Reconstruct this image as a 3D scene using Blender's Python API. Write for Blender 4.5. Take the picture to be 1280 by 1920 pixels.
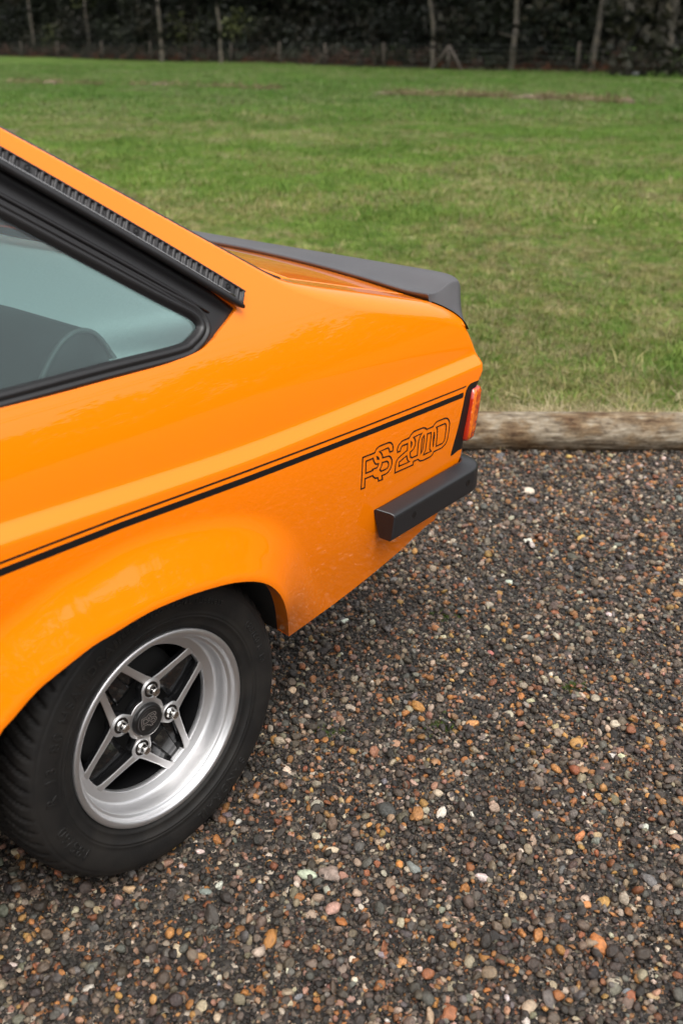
import bpy, bmesh, math, random
import numpy as np
from mathutils import Vector, Matrix
from mathutils.geometry import delaunay_2d_cdt

for o in list(bpy.data.objects): bpy.data.objects.remove(o)
SC = bpy.context.scene
COL = SC.collection
R = math.radians
rng = np.random.default_rng(11)
random.seed(5)

# ------------------------------------------------------------------ camera, sky, sun, exposure
cam = bpy.data.cameras.new('camera')
cam.sensor_fit = 'VERTICAL'; cam.sensor_height = 36.0
cam.lens = 1888.1 / 1920 * 36
cam.clip_end = 600
cam.dof.use_dof = True; cam.dof.focus_distance = 1.95; cam.dof.aperture_fstop = 3.7
camo = bpy.data.objects.new('camera', cam); COL.objects.link(camo)
camo.location = (-0.8483, -1.8639, 1.3192)
YAW, PIT = R(49.4217), R(25.1125)
fw = Vector((math.sin(YAW)*math.cos(PIT), math.cos(YAW)*math.cos(PIT), -math.sin(PIT)))
camo.rotation_euler = fw.to_track_quat('-Z', 'Y').to_euler()
SC.camera = camo

sun_dir = Vector((-0.30, -0.55, 1.15)).normalized()
SUN_EL = math.asin(sun_dir.z)
w = bpy.data.worlds.new('World'); SC.world = w; w.use_nodes = True
nt = w.node_tree; nt.nodes.clear()
sky = nt.nodes.new('ShaderNodeTexSky'); sky.sky_type = 'NISHITA'; sky.sun_disc = False
sky.sun_elevation = SUN_EL; sky.sun_rotation = math.atan2(sun_dir.x, sun_dir.y)
sky.air_density = 1.6; sky.dust_density = 6.0; sky.ozone_density = 1.0
hs = nt.nodes.new('ShaderNodeHueSaturation'); hs.inputs['Saturation'].default_value = 0.16
bg = nt.nodes.new('ShaderNodeBackground'); bg.inputs['Strength'].default_value = 0.14
wo = nt.nodes.new('ShaderNodeOutputWorld')
nt.links.new(sky.outputs[0], hs.inputs['Color']); nt.links.new(hs.outputs[0], bg.inputs['Color']); nt.links.new(bg.outputs[0], wo.inputs['Surface'])
sl = bpy.data.lights.new('sun', 'SUN'); sl.energy = 0.6; sl.angle = R(45); sl.color = (1.0, .96, .9)
so = bpy.data.objects.new('sun', sl); COL.objects.link(so)
so.rotation_euler = (-sun_dir).to_track_quat('-Z', 'Y').to_euler()
vs = SC.view_settings
vs.view_transform = 'Standard'; vs.look = 'None'; vs.gamma = 1.0; vs.use_curve_mapping = False
vs.exposure = 0.93
SC.cycles.max_bounces = 7; SC.cycles.transparent_max_bounces = 12
SC.cycles.caustics_reflective = False; SC.cycles.caustics_refractive = False
try: SC.cycles.use_denoising = True
except Exception: pass

# ------------------------------------------------------------------ materials
def mat(name, col, rough=.5, metal=0., coat=0., coat_r=.03, spec=.5, bump=None, var=None, nodes=None):
    """Principled material; bump=(scale,strength,detail), var=(scale, other colour, amount)"""
    m = bpy.data.materials.new(name); m.use_nodes = True
    n = m.node_tree; b = n.nodes['Principled BSDF']
    b.inputs['Base Color'].default_value = (*col, 1); b.inputs['Roughness'].default_value = rough
    b.inputs['Metallic'].default_value = metal; b.inputs['Coat Weight'].default_value = coat
    b.inputs['Coat Roughness'].default_value = coat_r; b.inputs['Specular IOR Level'].default_value = spec
    tc = n.nodes.new('ShaderNodeTexCoord')
    if var:
        t = n.nodes.new('ShaderNodeTexNoise'); t.inputs['Scale'].default_value = var[0]; t.inputs['Detail'].default_value = 6
        n.links.new(tc.outputs['Object'], t.inputs['Vector'])
        cr = n.nodes.new('ShaderNodeMapRange'); cr.inputs[1].default_value = .35; cr.inputs[2].default_value = .68; cr.inputs[4].default_value = var[2]
        n.links.new(t.outputs['Fac'], cr.inputs[0])
        mx = n.nodes.new('ShaderNodeMix'); mx.data_type = 'RGBA'
        mx.inputs[6].default_value = (*col, 1); mx.inputs[7].default_value = (*var[1], 1)
        n.links.new(cr.outputs[0], mx.inputs[0]); n.links.new(mx.outputs[2], b.inputs['Base Color'])
    if bump:
        t = n.nodes.new('ShaderNodeTexNoise'); t.inputs['Scale'].default_value = bump[0]; t.inputs['Detail'].default_value = bump[2]
        n.links.new(tc.outputs['Object'], t.inputs['Vector'])
        bp = n.nodes.new('ShaderNodeBump'); bp.inputs['Strength'].default_value = bump[1]; bp.inputs['Distance'].default_value = .002
        n.links.new(t.outputs['Fac'], bp.inputs['Height']); n.links.new(bp.outputs[0], b.inputs['Normal'])
    return m
M = {}
def nn(m, t): return m.node_tree.nodes.new(t)
def lk(m, a, b): m.node_tree.links.new(a, b)

# orange coach paint under clear lacquer, with dried road spray low on the rear quarter
m = M['paint'] = mat('orange_paint', (.86, .192, .0005), rough=.38, coat=1.0, coat_r=.015, spec=.05)
b = m.node_tree.nodes['Principled BSDF']
tc = nn(m, 'ShaderNodeTexCoord')
mp = nn(m, 'ShaderNodeMapping'); mp.inputs['Rotation'].default_value = (0, R(25), 0); mp.inputs['Scale'].default_value = (70, 70, 190)
lk(m, tc.outputs['Object'], mp.inputs['Vector'])
vo = nn(m, 'ShaderNodeTexVoronoi'); vo.inputs['Scale'].default_value = 1.0; lk(m, mp.outputs[0], vo.inputs['Vector'])
no = nn(m, 'ShaderNodeTexNoise'); no.inputs['Scale'].default_value = 9; lk(m, tc.outputs['Object'], no.inputs['Vector'])
sx = nn(m, 'ShaderNodeSeparateXYZ'); lk(m, tc.outputs['Object'], sx.inputs[0])
hz = nn(m, 'ShaderNodeMapRange'); hz.inputs[1].default_value = .62; hz.inputs[2].default_value = .36; lk(m, sx.outputs['Z'], hz.inputs[0])
nr = nn(m, 'ShaderNodeMapRange'); nr.inputs[1].default_value = .40; nr.inputs[2].default_value = .75; nr.inputs[3].default_value = 0; nr.inputs[4].default_value = .46
lk(m, no.outputs['Fac'], nr.inputs[0])
ml = nn(m, 'ShaderNodeMath'); ml.operation = 'MULTIPLY'; lk(m, nr.outputs[0], ml.inputs[0]); lk(m, hz.outputs[0], ml.inputs[1])
lt = nn(m, 'ShaderNodeMath'); lt.operation = 'LESS_THAN'; lk(m, vo.outputs['Distance'], lt.inputs[0]); lk(m, ml.outputs[0], lt.inputs[1])
sc_ = nn(m, 'ShaderNodeMath'); sc_.operation = 'MULTIPLY'; sc_.inputs[1].default_value = .12; lk(m, lt.outputs[0], sc_.inputs[0])
mx = nn(m, 'ShaderNodeMix'); mx.data_type = 'RGBA'; mx.inputs[6].default_value = (.86, .192, .0005, 1); mx.inputs[7].default_value = (.80, .40, .13, 1)
lk(m, sc_.outputs[0], mx.inputs[0]); lk(m, mx.outputs[2], b.inputs['Base Color'])
rr = nn(m, 'ShaderNodeMapRange'); rr.inputs[3].default_value = .015; rr.inputs[4].default_value = .05; lk(m, hz.outputs[0], rr.inputs[0]); lk(m, rr.outputs[0], b.inputs['Coat Roughness'])

M['decal'] = mat('black_vinyl', (.0055, .0048, .005), rough=.35)
M['black'] = mat('black_rubber', (.009, .0082, .0088), rough=.42, bump=(160, .12, 3))
M['frame'] = mat('black_painted_frame', (.008, .0072, .0078), rough=.34, bump=(30, .05, 2))
M['strip'] = mat('ribbed_black_plastic', (.019, .0175, .019), rough=.45, bump=(240, .1, 2))
M['spoiler'] = mat('grey_black_rubber', (.062, .060, .064), rough=.52, bump=(55, .16, 6), var=(7, (.082, .078, .081), .7))
M['bumper'] = mat('satin_black_bumper', (.013, .0127, .014), rough=.36, bump=(420, .05, 2))
M['tyre'] = mat('tyre_rubber', (.0065, .006, .0058), rough=.66, spec=.32, bump=(190, .14, 4), var=(22, (.017, .015, .013), .8))
M['tyretext'] = mat('raised_tyre_lettering', (.0095, .009, .0085), rough=.5)
M['dark'] = mat('underseal', (.008, .0075, .007), rough=.85)
M['gloss'] = mat('black_gloss_enamel', (.008, .008, .0085), rough=.16, coat=.6)
M['cap'] = mat('black_wheel_cap', (.010, .0095, .0095), rough=.3)
M['chrome'] = mat('chrome', (.62, .60, .57), rough=.12, metal=1)
M['trim'] = mat('bright_trim', (.55, .54, .54), rough=.22, metal=1)
M['steel'] = mat('dull_steel', (.12, .115, .11), rough=.5, metal=.6)
M['silver'] = mat('silver_letter_paint', (.30, .27, .25), rough=.4, metal=.3)
M['seat'] = mat('black_seat_cloth', (.022, .024, .025), rough=.7, bump=(900, .5, 1))
M['seatv'] = mat('black_seat_vinyl', (.02, .021, .022), rough=.36, bump=(300, .1, 3))
M['piping'] = mat('grey_piping', (.10, .11, .11), rough=.5)
M['shelf'] = mat('pale_grey_vinyl', (.72, .76, .76), rough=.45, bump=(120, .55, 5))
# machined aluminium with turning marks round the axle
m = M['alloy'] = mat('machined_alloy', (.64, .635, .64), rough=.48, metal=1, bump=(220, .03, 2))
b = m.node_tree.nodes['Principled BSDF']
M['alloyface'] = mat('machined_alloy_face', (.70, .69, .69), rough=.48, metal=1, bump=(300, .05, 2))
# tinted window glass
def glass(name, tint, boost):
    m = bpy.data.materials.new(name); m.use_nodes = True; n = m.node_tree; n.nodes.clear()
    o = n.nodes.new('ShaderNodeOutputMaterial'); t = n.nodes.new('ShaderNodeBsdfTransparent'); g = n.nodes.new('ShaderNodeBsdfGlossy')
    t.inputs[0].default_value = (*tint, 1); g.inputs['Roughness'].default_value = .01; g.inputs[0].default_value = (.95, 1.0, 1.0, 1)
    f = n.nodes.new('ShaderNodeFresnel'); f.inputs[0].default_value = 1.5
    k = n.nodes.new('ShaderNodeMath'); k.operation = 'MULTIPLY'; k.inputs[1].default_value = boost; k.use_clamp = True
    x = n.nodes.new('ShaderNodeMixShader')
    n.links.new(f.outputs[0], k.inputs[0]); n.links.new(k.outputs[0], x.inputs[0]); n.links.new(t.outputs[0], x.inputs[1]); n.links.new(g.outputs[0], x.inputs[2])
    n.links.new(x.outputs[0], o.inputs[0])
    return m
M['glass'] = glass('tinted_glass', (.80, .90, .885), 1.05)
# lamp lens: red and amber moulded plastic
m = M['lens'] = mat('moulded_lamp_lens', (.62, .045, .004), rough=.12, coat=1, coat_r=.02)
b = m.node_tree.nodes['Principled BSDF']
tc = nn(m, 'ShaderNodeTexCoord'); no = nn(m, 'ShaderNodeTexVoronoi'); no.inputs['Scale'].default_value = 150; lk(m, tc.outputs['Object'], no.inputs['Vector'])
bp_ = nn(m, 'ShaderNodeBump'); bp_.inputs['Strength'].default_value = .7; bp_.inputs['Distance'].default_value = .003; lk(m, no.outputs['Distance'], bp_.inputs['Height']); lk(m, bp_.outputs[0], b.inputs['Normal'])
nz = nn(m, 'ShaderNodeTexNoise'); nz.inputs['Scale'].default_value = 60; lk(m, tc.outputs['Object'], nz.inputs['Vector'])
cr = nn(m, 'ShaderNodeValToRGB'); cr.color_ramp.elements[0].position = .35; cr.color_ramp.elements[0].color = (.45, .035, .003, 1); cr.color_ramp.elements[1].position = .7; cr.color_ramp.elements[1].color = (.85, .19, .005, 1)
lk(m, nz.outputs['Fac'], cr.inputs[0]); lk(m, cr.outputs[0], b.inputs['Base Color'])
M['lensred'] = mat('red_lamp_rim', (.42, .022, .005), rough=.15, coat=1)
M['lensamber'] = mat('amber_lamp_edge', (.80, .16, .005), rough=.18, coat=1)

# ------------------------------------------------------------------ mesh helpers
def link(o, parent=None):
    COL.objects.link(o)
    if parent is not None: o.parent = parent
    return o
def obj(name, verts, faces, ms, parent=None, smooth=True, fm=None, normals=None):
    me = bpy.data.meshes.new(name); me.from_pydata([tuple(map(float, v)) for v in verts], [], [tuple(map(int, f)) for f in faces])
    if not isinstance(ms, (list, tuple)): ms = [ms]
    for k in ms: me.materials.append(k)
    if fm is not None: me.polygons.foreach_set('material_index', np.asarray(fm, dtype=np.int32))
    me.polygons.foreach_set('use_smooth', np.full(len(me.polygons), bool(smooth)))
    me.update()
    if normals is not None: me.normals_split_custom_set_from_vertices([tuple(map(float, n)) for n in normals])
    return link(bpy.data.objects.new(name, me), parent)
def thing(name, label, cat, loc=(0, 0, 0), group=None):
    o = bpy.data.objects.new(name, None); o.empty_display_size = .1; COL.objects.link(o); o.location = loc
    o['label'] = label; o['category'] = cat
    if group: o['group'] = group
    return o
def tag(o, label=None, cat=None, group=None, kind=None):
    for k, v in (('label', label), ('category', cat), ('group', group), ('kind', kind)):
        if v: o[k] = v
    return o
class MB:
    """collects several shapes for ONE mesh"""
    def __init__(s): s.v = []; s.f = []; s.m = []
    def add(s, v, f, mi=0):
        k = len(s.v); s.v += [tuple(map(float, q)) for q in v]; s.f += [tuple(int(i)+k for i in q) for q in f]; s.m += [mi]*len(f); return s
    def obj(s, name, ms, parent=None, smooth=True): return obj(name, s.v, s.f, ms, parent, smooth, s.m if isinstance(ms, (list, tuple)) else None)
def box(c, d, rot=None):
    c = Vector(c); h = Vector(d)/2
    v = [Vector((x*h.x, y*h.y, z*h.z)) for x in (-1, 1) for y in (-1, 1) for z in (-1, 1)]
    if rot is not None: v = [rot @ q for q in v]
    return [tuple(q+c) for q in v], [(0, 1, 3, 2), (4, 6, 7, 5), (0, 4, 5, 1), (2, 3, 7, 6), (0, 2, 6, 4), (1, 5, 7, 3)]
def tube(path, r, n=8, caps=True, flat=1.0):
    path = [Vector(p) for p in path]; v = []; f = []; up = Vector((0, 0, 1)); rr = r if isinstance(r, (list, tuple, np.ndarray)) else [r]*len(path)
    for i, p in enumerate(path):
        d = (path[min(i+1, len(path)-1)] - path[max(i-1, 0)]).normalized()
        a = d.cross(up)
        if a.length < 1e-4: a = d.cross(Vector((1, 0, 0)))
        a.normalize(); b = a.cross(d).normalized()
        for k in range(n):
            t = 2*math.pi*k/n; v.append(p + a*math.cos(t)*rr[i]*flat + b*math.sin(t)*rr[i])
    for i in range(len(path)-1):
        for k in range(n):
            a = i*n+k; b = i*n+(k+1) % n; f.append((a, a+n, b+n, b))
    if caps: f.append(tuple(range(n))); f.append(tuple(range(len(v)-1, len(v)-n-1, -1)))
    return v, f
def lathe(prof, n, c, a0=0.):
    """prof: (radius, y) pairs, turned round the axle (Y) at centre c=(x,z)"""
    v = []; f = []; k = len(prof)
    for i in range(n):
        t = a0+2*math.pi*i/n
        for r, y in prof: v.append((c[0]+r*math.cos(t), y, c[1]+r*math.sin(t)))
    for i in range(n):
        for j in range(k-1):
            a = i*k+j; b = ((i+1) % n)*k+j; f.append((a, a+1, b+1, b))
    return v, f
def pip(pts, poly):
    x, y = pts[:, 0], pts[:, 1]; ins = np.zeros(len(pts), bool); n = len(poly)
    for i in range(n):
        x0, y0 = poly[i]; x1, y1 = poly[(i+1) % n]
        if y0 == y1: continue
        c = ((y0 > y) != (y1 > y)) & (x < (x1-x0)*(y-y0)/(y1-y0)+x0); ins ^= c
    return ins
def dist_poly(pts, poly, closed=True):
    d = np.full(len(pts), 9.); n = len(poly)
    for i in range(n if closed else n-1):
        a = np.array(poly[i]); e = np.array(poly[(i+1) % n])-a; L = e@e
        if L == 0: continue
        t = np.clip(((pts-a)@e)/L, 0, 1); q = pts-a-t[:, None]*e; d = np.minimum(d, np.hypot(q[:, 0], q[:, 1]))
    return d
def smooth_line(p, n, closed=False):
    """Catmull-Rom through p, n points a span"""
    p = [np.array(q, float) for q in p]; o = []; N = len(p)
    for i in range(N if closed else N-1):
        g = (lambda k: p[k % N]) if closed else (lambda k: p[min(max(k, 0), N-1)])
        a, b, c, d = g(i-1), g(i), g(i+1), g(i+2)
        for k in range(n):
            t = k/n; o.append(.5*((2*b)+(c-a)*t+(2*a-5*b+4*c-d)*t*t+(3*b-a-3*c+d)*t**3))
    if not closed: o.append(p[-1])
    return [tuple(q) for q in o]
def offset(p, d, closed=True):
    """shift a polyline sideways by d, mitred"""
    p = [np.array(q, float) for q in p]; n = len(p); o = []
    for i in range(n):
        a = p[i-1] if (closed or i > 0) else None; c = p[(i+1) % n] if (closed or i < n-1) else None
        t1 = (p[i]-a)/max(np.linalg.norm(p[i]-a), 1e-9) if a is not None else None
        t2 = (c-p[i])/max(np.linalg.norm(c-p[i]), 1e-9) if c is not None else None
        t1 = t2 if t1 is None else t1; t2 = t1 if t2 is None else t2
        n1 = np.array((-t1[1], t1[0])); n2 = np.array((-t2[1], t2[0])); m = n1+n2; l = np.linalg.norm(m)
        m = n1 if l < .3 else m/l; k = min(1/max(m@n1, .4), 2.2)
        o.append(tuple(p[i]+m*d*k))
    return o
def area2(p): return sum(p[i-1][0]*p[i][1]-p[i][0]*p[i-1][1] for i in range(len(p)))
def cdt(outer, holes, inner_pts):
    """triangulate a polygon with holes and extra points; returns pts, tris, and loops as index lists"""
    vs = [Vector(q) for q in outer]; es = [(i, (i+1) % len(outer)) for i in range(len(outer))]
    for h in holes:
        k = len(vs); vs += [Vector(q) for q in h]; es += [(k+i, k+(i+1) % len(h)) for i in range(len(h))]
    vs += [Vector(q) for q in inner_pts]
    r = delaunay_2d_cdt(vs, es, [], 0, 1e-7)
    P = np.array([tuple(q) for q in r[0]]); T = np.array([t for t in r[2] if len(t) == 3])
    c = P[T].mean(1); ok = pip(c, outer)
    for h in holes: ok &= ~pip(c, h)
    T = T[ok]; A = P[T]; s = (A[:, 1, 0]-A[:, 0, 0])*(A[:, 2, 1]-A[:, 0, 1])-(A[:, 1, 1]-A[:, 0, 1])*(A[:, 2, 0]-A[:, 0, 0])
    T = T[np.abs(s) > 1e-12]; s = s[np.abs(s) > 1e-12]; T[s < 0] = T[s < 0][:, ::-1]
    return P, T

# ------------------------------------------------------------------ the car's skin as a function: x along the car, v up the side and over the shoulder
def sstep(a,b,x):
    t=np.clip((x-a)/(b-a),0,1);return t*t*(3-2*t)
def smax(a,b,k): return .5*(a+b+np.sqrt((a-b)**2+k*k))
def smin(a,b,k): return .5*(a+b-np.sqrt((a-b)**2+k*k))
PZ=np.array([.18,.28,.36,.45,.55,.65,.72,.78,.84,.90,.96,1.05,1.2,1.45])
PY=np.array([.690,.713,.731,.748,.759,.7635,.7605,.7535,.7395,.7185,.6935,.6535,.5865,.475])
def spl_coef(x,y):
    n=len(x);h=np.diff(x);A=np.zeros((n,n));b=np.zeros(n);A[0,0]=A[-1,-1]=1
    for i in range(1,n-1):
        A[i,i-1]=h[i-1];A[i,i]=2*(h[i-1]+h[i]);A[i,i+1]=h[i]
        b[i]=6*((y[i+1]-y[i])/h[i]-(y[i]-y[i-1])/h[i-1])
    return np.linalg.solve(A,b)
PM=spl_coef(PZ,PY)
def spl(z):
    z=np.clip(z,PZ[0],PZ[-1]);i=np.clip(np.searchsorted(PZ,z)-1,0,len(PZ)-2)
    h=PZ[i+1]-PZ[i];a=(PZ[i+1]-z)/h;b=(z-PZ[i])/h
    return a*PY[i]+b*PY[i+1]+((a**3-a)*PM[i]+(b**3-b)*PM[i+1])*h*h/6
def ramp(t,f=.13): # 0..1 ramp with soft corners
    g=lambda u:.5*(u+np.sqrt(u*u+f*f))
    return g(t)-g(t-1)
def crease(x): return .7015+.026*((.2-x)+np.sqrt((.2-x)**2+.01))
SH=.0165
ARC=np.array([(-.366,.25),(-.358,.35),(-.341,.425),(-.3137,.4738),(-.2913,.4898),(-.252,.5144),(-.214,.5266),(-.1581,.5416),(-.1223,.545),(-.0764,.5499),(-.0339,.5508),(.033,.5444),(.1036,.5308),(.1497,.5156),(.1817,.4999),(.2089,.4798),(.2347,.4492),(.2573,.4085),(.2854,.3585),(.319,.2997)])
def _cr(p,n):
    o=[]
    for i in range(len(p)-1):
        a,b,c,d=p[max(i-1,0)],p[i],p[i+1],p[min(i+2,len(p)-1)]
        for k in range(n):
            t=k/n;o.append(.5*(2*b+(c-a)*t+(2*a-5*b+4*c-d)*t*t+(3*b-a-3*c+d)*t**3))
    return np.array(o+[p[-1]])
ARCS=_cr(ARC,3)
def arcd(x,z):
    x=np.asarray(x,float);z=np.asarray(z,float);d=np.full(np.broadcast(x,z).shape,9.)
    for (ax,az),(bx,bz) in zip(ARCS[:-1],ARCS[1:]):
        ex,ez=bx-ax,bz-az;t=np.clip(((x-ax)*ex+(z-az)*ez)/(ex*ex+ez*ez),0,1)
        d=np.minimum(d,np.hypot(x-ax-t*ex,z-az-t*ez))
    return d
TX=[(.30,.79),(.36,.80),(.45,.835),(.51,.862),(.545,.862),(.64,.880),(.665,.902),(.685,.920),(.70,.919),(.72,.917),(.74,.908),(.76,.896),(.78,.885),(.80,.878),(.86,.865),(1.5,.865)]
TZ=np.array([a for a,b in TX]);TV=np.array([b for a,b in TX])
def xtail(z): return np.interp(z,TZ,TV)
def yside(x,z):
    """distance of the skin from the centre plane"""
    y=spl(z)
    c=crease(x)
    y=y+SH*(1-ramp((z-c)/.0195)) -SH*.45
    y=y-.016*np.clip(x/.9,0,None)**2-.010*np.clip(-x-.4,0,None)**2
    d=arcd(x,z)
    fl=.036*(1-sstep(.0,.11,d))+.006*np.exp(-(d/.02)**2)
    y=y+fl*sstep(.24,.44,z)
    r=.022;u=np.clip(x-(xtail(z)-r),0,r*.999)
    return y-(r-np.sqrt(r*r-u*u))
def zedge(x):
    f=1.217-.63*(x+.045);f=smin(f,1.385-.02*(x+.6)**2,.05)
    d=.936-.255*(x-.43)-.5*np.clip(x-.78,0,None)**1.5
    return smax(f,d,.012)
def rad(x): return .014+.036*sstep(.28,.55,x)
A1=np.radians(5)
def roll(x):
    ze=zedge(x);r=rad(x)
    e=.004
    sl=(yside(x,ze-.03)-yside(x,ze-.03+e))/e # inward per up
    a0=np.arctan2(1,sl)
    z1=ze-r*(np.cos(A1)-np.cos(a0))
    sl=(yside(x,z1-e)-yside(x,z1))/e;a0=np.arctan2(1,sl)
    return z1,a0,r
def P(x,v):
    """near-side skin point; v is height up to the shoulder, then arc length over it"""
    x=np.asarray(x,float);v=np.asarray(v,float);x,v=np.broadcast_arrays(x,v)
    z1,a0,r=roll(x)
    zz=np.minimum(v,z1);y=yside(x,zz)
    s=np.clip(v-z1,0,None);L=r*(a0-A1)
    a=a0-np.minimum(s,L)/r
    y=y-r*(np.sin(a0)-np.sin(a))*1.0
    # arc: tangent angle a from horizontal-inward; position = int (cos a) inward, int(sin a) up
    y=y
    inward=r*(np.sin(a0)-np.sin(a));up=r*(np.cos(a)-np.cos(a0))
    e=np.clip(s-L,0,None)
    Y=yside(x,zz)-inward-e*np.cos(A1);Z=zz+up+e*np.sin(A1)
    return np.stack([x,-Y,Z],-1)

def PN(x, v, d=0.):
    """skin points and outward normals, shifted outward by d"""
    x = np.asarray(x, float); v = np.asarray(v, float); h = 4e-4
    p = P(x, v); n = np.cross(P(x+h, v)-P(x-h, v), P(x, v+h)-P(x, v-h)); n /= np.linalg.norm(n, axis=-1, keepdims=True)+1e-12
    return p+n*np.asarray(d)[..., None] if np.ndim(d) else p+n*d, n
def eflat(x): return .011+.036*sstep(.37, .46, x)
def vtop(x):
    z1, a0, r = roll(x); return z1+r*(a0-A1)+eflat(x)
def on_skin(name, poly, holes, ms, parent, d, step=.012, mirror=False, thick=0.):
    """a sheet that follows the skin, cut to an outline in (x, v)"""
    q = np.array(poly); lo, hi = q.min(0), q.max(0)
    g = np.stack(np.meshgrid(np.arange(lo[0], hi[0], step), np.arange(lo[1], hi[1], step), indexing='ij'), -1).reshape(-1, 2)
    ok = pip(g, poly)&(dist_poly(g, poly) > step*.35)
    for h in holes: ok &= ~pip(g, h)&(dist_poly(g, h) > step*.35)
    p, t = cdt(poly, holes, g[ok]); v, n = PN(p[:, 0], p[:, 1], d)
    if thick:
        k = len(v); v = np.concatenate([v, v-n*thick]); n = np.concatenate([n, -n]); t = np.concatenate([t, t[:, ::-1]+k])
    if mirror: v = v*[1, -1, 1]; n = n*[1, -1, 1]; t = t[:, ::-1]
    return obj(name, v, t, ms, parent, True, None, n)
def dens(poly, m):
    """split long edges"""
    o = []
    for i in range(len(poly)):
        a = np.array(poly[i]); b = np.array(poly[(i+1) % len(poly)]); k = max(1, int(math.ceil(np.linalg.norm(b-a)/m)))
        o += [tuple(a+(b-a)*j/k) for j in range(k)]
    return o
def flange(mb, line, depth, mi=0, yk=1., inn=.0, closed=False):
    """turned-in edge of a panel along a line given in (x, v)"""
    q = np.array(line); p, n = PN(q[:, 0], q[:, 1]); e = p-n*depth
    k = len(p); v = [*p, *e]; f = [(i, (i+1) % k, k+(i+1) % k, k+i) for i in range(k if closed else k-1)]
    mb.add(v, f, mi)
# outlines on the skin
BOT = [(.319, .2997), (.4179, .2993), (.5141, .3115), (.6151, .3304), (.6797, .3458), (.7537, .3700), (.79, .372)]
OPEN = smooth_line([(.2575, .9320), (.2359, .9194), (.2061, .905), (.1960, .8990), (.1811, .8934), (.1609, .8869), (.1331, .8832), (.1079, .8818), (.0711, .8808), (-.0239, .8820), (-.1121, .8828), (-.1914, .885), (-.40, .889)], 3)
RIB = [(-.30, 1.318), (-.20, 1.256), (-.13, 1.2115), (-.067, 1.1683), (.0075, 1.1174), (.0886, 1.0611), (.1732, 1.0011), (.2665, .9338)]
GL = smooth_line([(-.46, 1.235), (-.30, 1.228), (-.215, 1.192), (-.0921, 1.112), (.0098, 1.0421), (.1135, .971), (.1578, .9421), (.171, .932), (.1766, .9224), (.1733, .9151), (.1534, .9052), (.1217, .8995), (-.0101, .9019), (-.1839, .9034), (-.40, .9060), (-.465, .910), (-.478, .925), (-.478, 1.215)], 4, True)
win = [*[q for q in OPEN], (-.46, .890), (-.497, .90), (-.500, .93), (-.500, 1.255), (-.48, 1.272), (-.34, 1.272), (-.24, 1.248), (-.19, 1.232), (-.13, 1.2000)] + [(x, v+.008) for x, v in RIB[3:]][:-1]
win = dens(win, .012)
car = thing('orange_coupe', 'glossy orange two-door saloon parked on the gravel, black stripes along its flank', 'car')

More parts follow.
